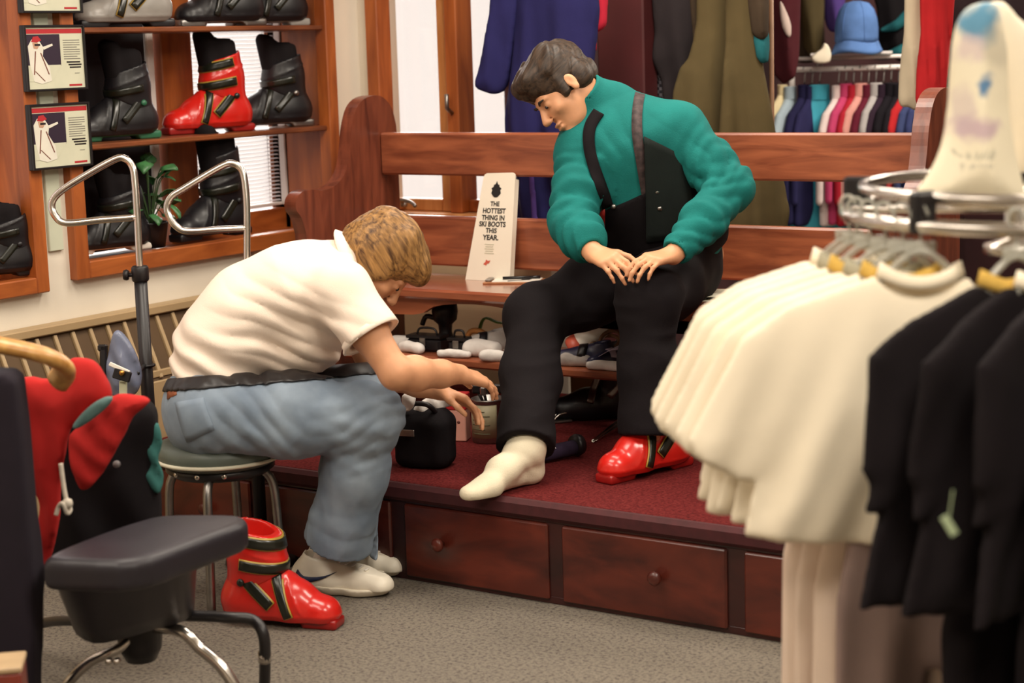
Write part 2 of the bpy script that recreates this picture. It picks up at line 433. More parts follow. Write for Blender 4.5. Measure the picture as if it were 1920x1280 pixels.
def strap_on(bvh, centers, dirs, width_dir, width, th=.004, off=.001):
    """strip lying on a surface: one ray per (centre, direction) cast from outside inwards; width_dir: (n,3)"""
    rows = []
    for c, d, wd in zip(centers, dirs, width_dir):
        row = []
        for k in (-1, -.33, .33, 1):
            o = np.asarray(c) + np.asarray(wd) * width / 2 * k; q = o + np.asarray(d) * .6
            hit = bvh.ray_cast(Vector(q), Vector(-np.asarray(d)), .62)
            p = np.array(hit[0]) if hit[0] is not None else o + np.asarray(d) * .02
            row.append(p + np.asarray(d) * (off + th / 2))
        rows.append(row)
    A = np.array(rows)
    if len(A) > 4:
        for _ in range(2): A[1:-1] = .25 * A[:-2] + .5 * A[1:-1] + .25 * A[2:]
    mb = MB(True); mb.sheet(A, th); return mb
# ------------------------------------------------------------------ palette
WOOD_BENCH = wood('bench_wood', (112, 54, 34), (172, 98, 64), (1.2, 9, 9), 3.0)
WOOD_BENCH_V = wood('bench_wood_upright_shaded', (88, 42, 30), (134, 70, 48), (9, 9, 1.4), 3.0)  # darker copy of the bench wood, with the end panels' shade in its colour
WOOD_TRIM = wood('window_trim_wood', (136, 66, 24), (182, 100, 44), (7, 1.2, 7), 3.0, .45, .1)
WOOD_TRIM_V = wood('window_trim_wood_upright', (136, 66, 24), (180, 98, 42), (7, 7, 1.0), 3.0, .45, .1)
WOOD_SASH_LIT = wood('daylit_sash_wood', (188, 120, 62), (222, 160, 100), (6, 6, 1.0), 3.0, .45, .1)  # paler copy of the trim wood: daylight on the frames put into the colour
WOOD_SHELF = wood('shelf_wood', (92, 46, 26), (140, 78, 42), (7, 1.2, 7), 4.0)
WOOD_PLAT = wood('platform_wood', (56, 18, 14), (106, 42, 28), (2.0, 6, 5), 2.2, .35, .3)
WOOD_PLAT_DK = wood('platform_frame_wood', (40, 16, 16), (62, 24, 22), (2.0, 6, 5), 2.2, .4, .2)
WALL = mat('painted_wall', (226, 217, 200), .85, .04, 3, bmp=.1, bscale=200)
WALL_TAN = mat('tan_painted_wall', (216, 186, 148), .85, .05, 3, bmp=.1, bscale=200)
WALL_SHADOWED = mat('maroon_shadow_wall', (62, 30, 32), .8, .15, 3)  # the brown shadow behind the hanging clothes, put into the wall colour
GLASS = glass_mat()
CHROME = mat('brushed_chrome', (205, 198, 190), .22, .06, 30, metal=1)
STEEL = mat('dull_steel', (150, 146, 142), .38, .1, 30, metal=1)
BLACKM = mat('black_painted_metal', (26, 22, 24), .4, .1, 20)
BLACKP = mat('black_plastic', (24, 20, 22), .4, .1, 20, spec=.4)
BLACKC = fabric('black_cloth', (27, 20, 23), .15)
WHITEP = mat('white_plastic', (232, 226, 214), .4, .03, 12)
WHITEW = mat('white_paint', (236, 228, 222), .5, .03, 12)

# ------------------------------------------------------------------ room shell
FLOOR = carpet('speckled_floor_carpet', [(.3, (62, 56, 54)), (.44, (108, 100, 92)), (.58, (132, 124, 111)), (.72, (88, 80, 76))], 95)
b = MB(); b.span((-4.6, -1.6, -.1), (3.1, 10.2, 0), 0); f = struct('floor', b, FLOOR)
b = MB(); b.span((-4.6, -1.6, CEIL), (3.1, 10.2, CEIL + .1), 0); struct('ceiling', b, mat('ceiling_white', (222, 214, 202), .9, .03, 3))
XW, YB = -4.3, 5.45
W1 = (3.94, 5.27, .82, 2.4); W2 = (2.2, 3.825, .80, 2.4)
b = MB()
b.span((XW - .3, -1.6, 0), (XW, W2[0], CEIL), 0); b.span((XW - .3, W2[0], 0), (XW, W2[1], W2[2]), 0); b.span((XW - .3, W2[0], W2[3]), (XW, W2[1], CEIL), 0)
b.span((XW - .3, W2[1], 0), (XW, W1[0], CEIL), 0); b.span((XW - .3, W1[0], 0), (XW, W1[1], W1[2]), 0); b.span((XW - .3, W1[0], W1[3]), (XW, W1[1], CEIL), 0)
b.span((XW - .3, W1[1], 0), (XW, YB + .15, CEIL), 0)
struct('wall_left', b, WALL)
W3 = (-4.235, -3.47, .9, 2.4)
b = MB(); b.span((XW, YB, 0), (W3[0], YB + .15, CEIL), 0); b.span((W3[1], YB, 0), (-3.41, YB + .15, CEIL), 0); b.span((W3[0], YB, W3[3]), (W3[1], YB + .15, CEIL), 0)
struct('wall_back', b, WALL)
b = MB(); b.span((W3[0], YB, 0), (W3[1], YB + .15, W3[2]), 0); struct('wall_below', b, WALL_TAN)
b = MB(); b.span((-3.75, YB + .15, 0), (-3.6, 10.1, CEIL), 0); struct('wall_side', b, WALL_SHADOWED)
b = MB(); b.span((-3.75, 10.1, 0), (3.1, 10.2, CEIL), 0); struct('wall_far', b, WALL_SHADOWED)
b = MB(); b.span((3.0, -1.6, 0), (3.1, 10.1, CEIL), 0); struct('wall_right', b, WALL)
b = MB(); b.span((-4.6, -1.7, 0), (3.1, -1.6, CEIL), 0); struct('wall_front', b, WALL)
# daylight outside the windows
sd = bpy.data.lights.new('daylight', 'SUN'); sd.energy = 5.5; sd.angle = math.radians(50); sd.color = (1, .95, .9)
so = bpy.data.objects.new('daylight', sd); COL.objects.link(so); so.rotation_euler = Vector((.62, -.8, -.42)).to_track_quat('-Z', 'Y').to_euler()
so.location = (-6, 8, 4)

def empty_struct(name):
    o = bpy.data.objects.new(name, None); COL.objects.link(o); o['kind'] = 'structure'; _MW[o.name] = np.eye(4); return o
def board(name, lo, hi, m_, parent, ch=.004):
    b = MB(); b.span(lo, hi, ch); return obj(name, b, m_, parent)
# window 1 (display window with shelves in its deep reveal), window 2 at the left, window 3 behind the bench
def casing(root, Wn, tw, extra=.035):
    y0, y1, z0, z1 = Wn
    board('casing', (XW - .02, y0, z0), (XW + extra, y0 + tw, z1), WOOD_TRIM_V, root); board('casing', (XW - .02, y1 - tw, z0), (XW + extra, y1, z1), WOOD_TRIM_V, root)
    board('sill', (XW - .02, y0 + tw, z0), (XW + extra, y1 - tw, z0 + tw), WOOD_TRIM, root); board('casing', (XW - .02, y0 + tw, z1 - tw), (XW + extra, y1 - tw, z1), WOOD_TRIM, root)
    # the boards lining the reveal
    board('reveal_board', (XW - .29, y0 + .002, z0 + .02), (XW - .021, y0 + .03, z1), WOOD_TRIM_V, root); board('reveal_board', (XW - .29, y1 - .03, z0 + .02), (XW - .021, y1 - .002, z1), WOOD_TRIM_V, root)
    board('reveal_board', (XW - .29, y0 + .03, z0 + .001), (XW - .021, y1 - .03, z0 + .035), WOOD_TRIM, root)
w1 = empty_struct('window_1'); casing(w1, W1, .055)
XG = XW - .27
pA, pB = Px(292, 60, XG + .03), Px(350, 60, XG + .03)
board('mullion', (XG - .02, pA[1], W1[2] + .03), (XG + .05, pB[1], W1[3]), WOOD_TRIM_V, w1)
pa = Px(273, 60, XG + .03); board('sash_edge', (XG, pa[1], W1[2] + .16), (XG + .03, pa[1] + .035, W1[3]), WHITEW, w1)
b = MB(); b.span((XG - .005, W1[0] + .03, W1[2] + .03), (XG, W1[1] - .03, W1[3]), 0); obj('pane', b, GLASS, w1)
b = MB(); b.span((XG + .012, W1[0] + .035, W1[2] + .04), (XG + .022, pa[1] - .004, W1[3] - .02), .001); obj('backing_panel', b, mat('dark_display_panel', (24, 20, 26), .7, .2, 9), w1)
pC, pD = Px(512, 60, XG + .03), Px(548, 60, XG + .03)
board('sash_stile', (XG, pC[1] + .045, W1[2] + .03), (XG + .06, W1[1] - .03, W1[3]), WOOD_TRIM_V, w1)
board('sash_rail', (XG, pB[1], W1[2] + .03), (XG + .05, pC[1] + .045, W1[2] + .11), WOOD_TRIM, w1)
# the venetian blind
y0b, y1b = pB[1] + .004, Px(508, 60, XG + .03)[1]
bl = thing('venetian_blind', 'white venetian blind glowing behind the ski boots on the window shelves', 'blind', (XG + .035, (y0b + y1b) / 2, W1[2] + .12))
hb = (y1b - y0b) / 2; zb0, pitch = 0.0, .0142
tl = math.radians(20); Rb = np.array([[math.cos(tl), 0, math.sin(tl)], [0, 1, 0], [-math.sin(tl), 0, math.cos(tl)]])
SLAT = mat('blind_slat', (222, 214, 216), .5, .03, 10)
b = MB(); b.box((0, 0, 0), (.0105, 2 * hb, .0012), Rb, .0004); first = obj('slat', b, SLAT, bl)
for k in range(62):
    o = first if k == 0 else first.copy()
    if k: COL.objects.link(o); o.parent = bl
    o.location = (0, 0, .02 + k * pitch)
b = MB(); b.box((0, 0, .006), (.022, 2 * hb, .012)); obj('bottom_rail', b, WHITEW, bl)
b = MB(); b.box((0, 0, .02 + 62 * pitch + .02), (.03, 2 * hb, .03)); obj('head_rail', b, WHITEW, bl)
for s_ in (-.7, .7):
    b = MB(); b.tube([(.008, s_ * hb, .01), (.008, s_ * hb, .9)], .0012, 5); obj('cord', b, WHITEW, bl)
b = MB(); b.span((0, hb + .004, 0), (.03, hb + .034, .95), .003); obj('side_channel', b, WHITEW, bl)
w2 = empty_struct('window_2'); casing(w2, W2, .05)
board('sash_stile', (XG, W2[1] - .12, W2[2] + .035), (XG + .05, W2[1] - .03, W2[3]), WOOD_SASH_LIT, w2); board('sash_rail', (XG, W2[0] + .03, W2[2] + .035), (XG + .05, W2[1] - .12, W2[2] + .12), WOOD_SASH_LIT, w2)
b = MB(); b.span((XG - .005, W2[0] + .03, W2[2] + .03), (XG, W2[1] - .03, W2[3]), 0); obj('pane', b, GLASS, w2)
w3 = empty_struct('window_3')
x0, x1, z0, z1 = W3
board('casing', (x0 - .015, YB - .025, z0), (x0 + .042, YB + .06, z1), WOOD_TRIM_V, w3); board('casing', (x1 - .04, YB - .02, z0), (x1 + .01, YB + .06, z1), WOOD_TRIM_V, w3)
board('casing', (x0, YB - .02, z1 - .05), (x1, YB + .06, z1), WOOD_TRIM, w3)
board('sill', (x0 - .03, YB - .05, z0 - .03), (x1 + .02, YB + .14, z0 + .004), WOOD_SASH_LIT, w3)
board('mullion', (-3.955, YB + .02, z0 + .005), (-3.90, YB + .1, z1), WOOD_SASH_LIT, w3); board('mullion', (-3.895, YB - .015, z0 + .005), (-3.842, YB + .09, z1), WOOD_TRIM_V, w3)
board('sash_rail', (x0 + .042, YB + .03, z0 + .005), (-3.955, YB + .08, z0 + .05), WOOD_SASH_LIT, w3); board('sash_rail', (-3.842, YB + .03, z0 + .005), (x1 - .04, YB + .08, z0 + .05), WOOD_TRIM, w3)
b = MB(); b.span((x0 + .042, YB + .05, z0 + .05), (x1 - .04, YB + .055, z1 - .05), 0); obj('pane', b, GLASS, w3)
b = MB(True); b.tube(smooth_path([(-4.13, YB + .02, z0 + .03), (-4.11, YB - .03, z0 + .05), (-4.05, YB - .05, z0 + .045), (-4.02, YB - .06, z0 + .03)], 4), .007, 8); b.lathe([(.012, 0), (.014, .008), (.012, .018)], (-4.13, YB + .015, z0 + .02), 10); obj('window_crank', b, STEEL, w3)
b = MB(True); b.tube([(-3.868, YB - .02, 1.27), (-3.868, YB - .05, 1.29), (-3.868, YB - .05, 1.34)], .008, 8); obj('sash_latch', b, STEEL, w3)
# maroon pilaster at the wall corner
b = MB(); b.span((-3.36, 5.62, 0), (-3.17, 5.72, CEIL), .006); struct('trim_1', b, mat('maroon_paint', (74, 24, 26), .6, .1, 6))
# the white strip on the pier that carries the framed posters
b = MB(); b.span((XW, 3.855, .92), (XW + .012, 3.912, 2.3), .002); struct('trim_2', b, mat('pale_grey_green_strip', (196, 200, 178), .6, .04, 8))

# ------------------------------------------------------------------ heater along the left wall
ht = thing('baseboard_heater', 'tan slatted baseboard heater along the left wall below the boot window', 'heater', (XW, 4.1, 0))
TAN = mat('heater_tan', (172, 146, 108), .5, .05, 8); TAND = mat('heater_dark_slot', (84, 62, 36), .7, .1, 8)
yl, yr = -1.5, 1.15
b = MB(); b.span((.001, yl, .02), (.13, yr, .47), .004); obj('front_panel', b, TAN, ht)
b = MB(); b.prism([(.002, .47), (.125, .47), (.04, .67), (.002, .67)], yr - yl - .01, np.stack([V(1, 0, 0), V(0, 0, 1), V(0, -1, 0)], 1), (0, (yl + yr) / 2, 0)); obj('slot_panel', b, TAND, ht)
b = MB(); b.span((.001, yl, .672), (.06, yr, .70), .004); obj('top_cap', b, TAN, ht)
sl_dir = nrm(V(.125 - .04, 0, .47 - .67)); n_ = nrm(V(.2, 0, .085)); Rg = np.stack([n_, V(0, 1, 0), sl_dir], 1)
b = MB(); b.box((0, 0, 0), (.014, .014, .205), Rg, .002); fb = obj('grille_bar', b, TAN, ht)
for k in range(36):
    o = fb if k == 0 else fb.copy()
    if k: COL.objects.link(o); o.parent = ht
    o.location = (.0845, yl + .04 + k * .0735, .571)
b = MB(); b.box((.118, (yl + yr) / 2, .492), (.016, yr - yl, .022), None, .002); obj('lower_rail', b, TAN, ht)

# ------------------------------------------------------------------ carpeted platform with drawers
PX0, PX1, PY0, PY1, PH = -4.16, -1.25, 4.0, 5.35, .285
pl = thing('fitting_platform', 'low dark red wooden platform with drawers and burgundy carpet under the bench', 'platform', (0, 0, 0))
BURG = carpet('burgundy_carpet', [(.3, (64, 18, 18)), (.5, (94, 30, 30)), (.62, (112, 42, 40)), (.75, (80, 24, 26))], 120, .4)
b = MB(); b.span((PX0, PY0 + .05, 0), (PX1, PY1, PH - .012), .002); obj('carcass', b, WOOD_PLAT_DK, pl)
b = MB(); b.span((PX0, PY0 + .018, PH - .012), (PX1, PY1, PH), .004); obj('carpet_top', b, BURG, pl)
b = MB(); b.span((PX0, PY0 - .004, PH - .052), (PX1, PY0 + .05, PH - .001), .012); obj('carpet_nosing', b, mat('dark_burgundy_edge', (66, 20, 24), .8, .15, 30), pl)
xs = [-3.66, -3.115, -2.575, -2.545 + .0, -2.0, -1.46]
b = MB()
b.span((PX0, PY0 + .012, 0), (PX1, PY0 + .05, .022), .002); b.span((PX0, PY0 + .012, PH - .06), (PX1, PY0 + .05, PH - .05), .002)
for xk in (-4.13, -3.625, -3.095, -2.562, -2.02, -1.47): b.span((xk - .03, PY0 + .012, .02), (xk + .03, PY0 + .05, PH - .055), .002)
obj('front_frame', b, WOOD_PLAT_DK, pl)
for (xa, xb) in ((-4.1, -3.655), (-3.595, -3.12), (-3.07, -2.585), (-2.54, -2.045), (-1.995, -1.5)):
    b = MB(); b.span((xa, PY0 + .002, .012), (xb, PY0 + .045, PH - .06), .005); dr = obj('drawer', b, WOOD_PLAT, pl)
    kb = MB(True); kb.lathe([(.008, 0), (.008, .012), (.018, .018), (.02, .026), (.014, .033), (.004, .035)], ((xa + xb) / 2 - (.11 if xa == -3.07 else -.05), PY0 + .003, .127), 14, np.stack([V(1, 0, 0), V(0, 0, 1), V(0, -1, 0)], 1)); obj('knob', kb, WOOD_PLAT, dr)

# ------------------------------------------------------------------ bench
BX0, BX1 = -3.97, -1.93
bn = thing('wooden_bench', 'long reddish wooden pew bench with scrolled ends on the carpeted platform', 'bench', (0, 0, PH))
zz = -PH
YZ = np.stack([V(0, 1, 0), V(0, 0, 1), V(1, 0, 0)], 1)
pro = [(5.23, .287), (5.23, 1.18)] + [tuple(q) for q in smooth_path([(5.225, 1.24), (5.20, 1.305), (5.14, 1.345), (5.06, 1.342), (5.005, 1.31), (4.972, 1.245), (4.955, 1.17), (4.93, 1.10), (4.88, 1.055), (4.81, 1.038), (4.74, 1.045), (4.69, 1.042), (4.658, 1.018), (4.655, .985), (4.68, .955), (4.70, .90)], 4)] + [(4.71, .72), (4.70, .5), (4.66, .287)]
for xk in (BX0, BX1):
    b = MB(); b.prism(pro, .05, YZ, (xk - (.025 if xk < -3 else -.025), 0, zz)); obj('end_panel', b, WOOD_BENCH_V, bn)
def rail(name, z0, z1, y0=5.125, y1=5.16, tilt=0):
    b = MB(); b.span((BX0, y0, z0 + zz), (BX1, y1, z1 + zz), .007); return obj(name, b, WOOD_BENCH, bn)
rail('back_rail', 1.068, 1.216); rail('back_rail', .752, .926)
b = MB(); b.span((BX0, 4.79, .685 + zz), (BX1, 5.16, .72 + zz), .01); obj('seat', b, wood('seat_wood', (120, 56, 36), (164, 92, 62), (1.2, 9, 9), 3.0, .16, 1.0), bn)
ap = [(BX0, .683)] + [(BX1, .683), (BX1, .62)]
arch = []
for c_, hw in ((-2.2, .25), (-2.79, .25), (-3.38, .25)):
    arch += [(c_ + hw + .07, .622), (c_ + hw, .624), (c_ + hw - .04, .632)] + [(c_ + math.cos(a) * (hw - .06), .64 + math.sin(a) * .032) for a in np.linspace(.15, PI - .15, 9)] + [(c_ - hw + .04, .632), (c_ - hw, .624), (c_ - hw - .07, .622)]
ap += arch + [(BX0, .62)]
XZ = np.stack([V(1, 0, 0), V(0, 0, 1), V(0, -1, 0)], 1)
b = MB(); b.prism([(x, z + zz) for x, z in ap], .025, XZ, (0, 4.845, 0)); obj('apron', b, WOOD_BENCH, bn)
for xk in (-3.3, -2.62):
    b = MB(); b.span((xk - .02, 4.95, .001), (xk + .02, 5.15, .685 + zz), .004); obj('leg', b, WOOD_BENCH_V, bn)
# low shelf beneath the seat, fixed between the bench legs
b = MB(); b.span((-3.88, 4.76, .472 + zz), (-2.05, 5.11, .5 + zz), .006); obj('lower_shelf', b, WOOD_BENCH, bn)
for xk in (-3.85, -3.15, -2.45, -2.08):
    b = MB(); b.span((xk - .015, 4.80, .001), (xk + .015, 4.94, .472 + zz), .003); obj('shelf_support', b, WOOD_PLAT_DK, bn)
SHZ = .5
# ------------------------------------------------------------------ people
SKIN = mat('skin', (206, 150, 112), .5, .07, 16, bmp=.08, bscale=260, spec=.35)
def head(s, c, F, U, k=.012):
    R = np.stack([nrm(F), np.cross(nrm(U), nrm(F)), nrm(U)], 1); W = lambda x, y, z: c + R @ V(x, y, z)
    s.ell(W(-.012, 0, .035), (.098, .076, .088), R, .02); s.ell(W(.035, 0, -.035), (.058, .062, .085), R, .02)
    s.ell(W(.045, 0, -.092), (.040, .043, .028), R, .02); s.ell(W(.074, 0, -.107), (.018, .020, .016), R, .015)
    s.ell(W(.078, 0, .014), (.016, .050, .012), R, .012)
    for y in (-1, 1):
        s.ell(W(.060, y * .043, -.035), (.022, .020, .016), R, .015)
        s.ell(W(.096, y * .031, -.004), (.014, .017, .0105), R, .01, 'sub'); s.ell(W(.078, y * .031, -.004), (.0125, .014, .0115), R, .002)
        s.ell(W(.105, y * .012, -.040), (.010, .008, .007), R, .006)
        s.ell(W(-.006, y * .078, -.010), (.0175, .0085, .026), R, .006); s.ell(W(-.004, y * .080, -.034), (.011, .008, .012), R, .006); s.ell(W(.001, y * .0880, -.007), (.010, .0065, .017), R, .003, 'sub')
    s.cap(W(.088, 0, .006), W(.113, 0, -.034), .008, .0125, .008)
    s.ell(W(.094, 0, -.064), (.010, .024, .0062), R, .006); s.ell(W(.092, 0, -.078), (.010, .021, .0068), R, .006); s.ell(W(.101, 0, -.071), (.006, .024, .0014), R, .003, 'sub')
    return R, W
def hand(s, Wp, D, N, side, curl=(.3, .4, .3), spread=.05, thumb=(.5, .3), sc=1.0):
    """Wp wrist, D towards the fingers, N back of the hand, side=+-1: thumb on side * (N x D), +1 for a right hand"""
    D = nrm(D); N = nrm(N - D * np.dot(N, D)); T = np.cross(N, D) * side; q = .0045
    ks = [(.028, .090, (.043, .026, .021), .0088), (.0095, .094, (.047, .030, .022), .0090), (-.0095, .090, (.044, .028, .021), .0084), (-.027, .082, (.034, .021, .018), .0075)]
    for i, (o_, L, seg, r) in enumerate(ks):
        o_, L, r = o_ * sc, L * sc, r * sc; kn = Wp + D * L + T * o_ + N * .003
        s.cap(Wp + D * .012 + T * o_ * .62, kn, .0145 * sc, .0118 * sc, .014)
        a = 0; p = kn; cu = curl[i] if isinstance(curl[0], (tuple, list)) else curl
        d0 = nrm(D + T * spread * (1.5 - i) * .9)
        for j in range(3):
            a += cu[j]; d = d0 * math.cos(a) - N * math.sin(a); e = p + d * seg[j] * sc
            s.cap(p, e, r * (1 - .08 * j), r * (.92 - .1 * j), q); p = e
    p = Wp + D * .022 * sc + T * .024 * sc - N * .006; a = thumb[0]
    d = nrm(D * math.cos(a) + T * math.sin(a) - N * .35); e = p + d * .044 * sc; s.cap(Wp + D * .02 + T * .01, e, .016 * sc, .0125 * sc, .012); p = e
    for L, r in ((.034, .0105), (.028, .009)):
        a -= thumb[1]; d = nrm(D * math.cos(a) + T * math.sin(a) - N * .35); e = p + d * L * sc; s.cap(p, e, r * sc, r * .85 * sc, .005); p = e
    return Wp + D * .1 * sc
def bbox(pts, pad):
    a = np.array(pts); return a.min(0) - pad, a.max(0) + pad
def crease(p, o, ax, freq, amp, warp):
    """sharp cloth folds running across the direction ax"""
    t = ((p - o) @ nrm(ax)) * freq + vnoise(p, (warp, warp, warp)) * 2.2 + .25 * vnoise(p + 3, (warp * 3,) * 3)
    f = np.abs((t % 1.0) * 2 - 1); return amp * (.5 - np.sqrt(f)) 
def wr(freq, amp, ridge=True, off=0.0):
    def fn(p):
        n = vnoise(p + off, freq)
        return amp * (np.abs(n) * 2 - .4) if ridge else amp * n * 2
    return fn

# ---- the salesman on the round stool
M1 = thing('person', 'blond man in a white polo shirt and washed jeans bending forward on a round stool', 'person', (-3.3, 3.55, 0))
hipN, hipF = P(402, 776, 4.86), P(408, 762, 5.12)
kneN, kneF = P(694, 782, 4.88), P(672, 745, 5.10)
ankN, ankF = P(634, 1012, 5.03), V(-3.19, 3.875, .10)
pel, wai, mid, che, nb = P(396, 738, 5.0), P(412, 655, 5.0), P(474, 592, 5.0), P(566, 548, 4.98), P(640, 500, 4.97)
shN, elN, wrN = P(640, 545, 4.79), P(742, 700, 4.74), P(862, 701, 4.93)
shF, elF, wrF = P(640, 540, 5.17), P(700, 690, 5.2), P(822, 732, 5.12)
H1 = P(716, 487, 4.97)
foN, foF = Pz(610, 1108, 0), Pz(638, 1072, 0); abN, abF = foN + CR * .022 + VIEW * .01 + V(0, 0, .15), foF + CR * .022 + VIEW * .01 + V(0, 0, .15)
FW1 = CR * .50 - CU * .84 + VIEW * .12; UP1 = CR * .84 + CU * .5
latd = VIEW * .98 + CR * .1                                   # across his body
lo, hi = bbox([hipN, hipF, kneN, kneF, ankN, ankF, pel, nb, shN, shF, elN, elF, wrN, wrF, H1, P(930, 735, 5.1)], .2); lo[2] = 0.0
s = SDF(lo, hi, .0046)
s.chain([pel, wai, mid, che, nb], [.105, .10, .105, .115, .07], .06, latd, 1.35)
R1, Wh1 = head(s, H1, FW1, UP1)
s.cap(nb + (H1 - nb) * .05, Wh1(-.035, 0, -.06), .062, .056, .03)
for a, b_, c_ in ((shN, elN, wrN), (shF, elF, wrF)):
    s.cap(che * .55 + a * .45, a, .07, .06, .05); s.chain([a, a + (b_ - a) * .5, b_], [.058, .050, .040], .02)
    s.chain([b_, b_ + (c_ - b_) * .28, b_ + (c_ - b_) * .7, c_], [.042, .046, .036, .027], .02, VIEW, .95)
dN = nrm(P(930, 722, 5.04) - wrN)
hand(s, wrN - dN * .004, dN, CU * .86 - VIEW * .25 + CR * .4, 1, ((.1, .15, .15), (.16, .2, .2), (.22, .28, .22), (.32, .32, .3)), .015, (.45, .25))
dF = nrm(P(892, 762, 5.09) - wrF); hand(s, wrF - dF * .004, dF, CU * .9 + VIEW * .3, -1, (.35, .4, .3), .015, (.45, .3))
for hp, kn, an in ((hipN, kneN, abN), (hipF, kneF, abF)):
    s.cap(pel * .4 + hp * .6, hp, .09, .085, .05); s.chain([hp, kn], [.082, .058], .04); s.chain([kn, kn + (an - kn) * .35, an], [.052, .052, .034], .03)
    s.cap(an, an - V(0, 0, .09) - CR * .03, .034, .030, .02)
body1 = obj('body', s.mesh(1), SKIN, M1, True)
# jeans
jl, jh = bbox([hipN, hipF, kneN, kneF, ankN, ankF, pel], .17); jl[2] = .055
s = SDF(jl, jh, .0056)
s.cap(pel - CU * .01, P(440, 752, 5.0), .116, .112, .06, w=latd, fw=1.32)
s.ell(P(392, 785, 4.93), (.115, .115, .115), None, .06); s.ell(P(402, 780, 5.08), (.11, .11, .11), None, .06)
for hp, kn, an, rk in ((hipN, kneN, ankN, .082), (hipF, kneF, ankF, .082)):
    s.chain([hp, hp + (kn - hp) * .5, kn], [.104, .103, rk], .05); s.ell(kn, (rk, rk, rk), None, .03)
    dn = nrm(an - kn); bot = an + dn * .0
    s.chain([kn, kn + (an - kn) * .45, bot], [rk - .004, .082, .096], .04)
thd = nrm(kneN - hipN); shd = nrm(ankN - kneN)
s.disp(lambda p: .0045 * vnoise(p, (11, 11, 11)) * 2 + .0055 * np.abs(vnoise(p + p @ np.stack([CR, CR, CR], 1) * .0, (26, 26, 11))) * 2 - .003)
s.disp(lambda p: crease(p, hipN, CR * .75 + CU * .66, 24, .009, 6) * np.clip(1.1 - np.abs(((p - hipN) @ thd) - .10) / .17, 0, 1))
s.disp(lambda p: crease(p, kneN, CR * .35 - CU * .94, 26, .010, 6) * np.clip(1.1 - np.linalg.norm(p - kneN + CR * .03, axis=1) / .17, 0, 1))
s.disp(lambda p: crease(p, ankN, CU + CR * .3, 18, .006, 5) * np.clip(1.1 - np.linalg.norm(p - ankN, axis=1) / .2, 0, 1))
s.disp(lambda p: .002 * np.sin(((p - hipN) @ (nrm(CR + CU * .9))) * 95 + vnoise(p, 9) * 6) * np.clip(1 - np.abs(((p - hipN) @ thd) - .12) / .16, 0, 1))
s.disp(lambda p: .004 * np.sin(((p - kneN) @ (nrm(CR * .3 + CU))) * 110 + vnoise(p, 10) * 6) * np.clip(1 - np.linalg.norm(p - kneN, axis=1) / .2, 0, 1))
wp, wn = P(400, 706, 5.0), nrm(CU * .99 - CR * .08)                        # the waist line
s.plane(wp + wn * .012, wn)
for kn, an in ((kneN, ankN), (kneF, ankF)):
    d = nrm(an - kn); sl, X, Y, Z = s.reg(an - .16, an + .16)
    e = (X - an[0]) * d[0] + (Y - an[1]) * d[1] + (Z - an[2]) * d[2] - .012
    near = ((X - an[0]) ** 2 + (Y - an[1]) ** 2 + (Z - an[2]) ** 2 < .16 ** 2)
    s.d[sl] = np.where(near, np.maximum(s.d[sl], e), s.d[sl]).astype(np.float32)
    s.cap(an + d * .05, an - d * .03, .078, .070, .004, 'sub')
jeans_m = s.mesh(1); jeans = obj('jeans', jeans_m, jeans_mat(), M1, True)
jb = bvh_of(jeans_m)
# pocket patch and belt
BELT = mat('black_leather', (22, 18, 20), .45, .1, 30)
s2 = s.copy(); s2.d -= .006; s2.plane(wp + wn * .006, wn); s2.plane(wp - wn * .030, -wn)
belt = obj('belt', s2.mesh(1), BELT, M1, True)
pocket_c = P(372, 800, 4.9)
def patch_on(bvh, pts, th=.004, off=.001, to=None):
    """pts (h,w,3) around a surface; each dropped onto it along the view-facing direction 'to'"""
    A = np.array(pts, float); d = Vector(to)
    for i in range(A.shape[0]):
        for j in range(A.shape[1]):
            hit = bvh.ray_cast(Vector(A[i, j] - np.array(d) * .4), d, 1.0)
            if hit[0] is not None: A[i, j] = np.array(hit[0]) - np.array(d) * (off + th / 2)
    mb = MB(True); mb.sheet(A, th); return mb
def quad_grid(c4, h, w_):
    a, b_, c_, d = [np.asarray(q, float) for q in c4]
    return np.array([[(a * (1 - u) + b_ * u) * (1 - v) + (d * (1 - u) + c_ * u) * v for u in np.linspace(0, 1, w_)] for v in np.linspace(0, 1, h)])
g = quad_grid([P(340, 752, 4.9), P(398, 742, 4.9), P(418, 800, 4.9), P(362, 826, 4.9)], 7, 7)
obj('back_pocket', patch_on(jb, g, .003, .0005, VIEW), jeans.data.materials[0], M1, True)
g = quad_grid([P(316, 728, 4.9), P(340, 722, 4.9), P(342, 738, 4.9), P(318, 748, 4.9)], 3, 4)
obj('waist_label', patch_on(jb, g, .003, .0005, VIEW), mat('tan_leather_label', (150, 84, 50), .6, .1, 40), M1, True)['label'] = 'tan leather waistband label'
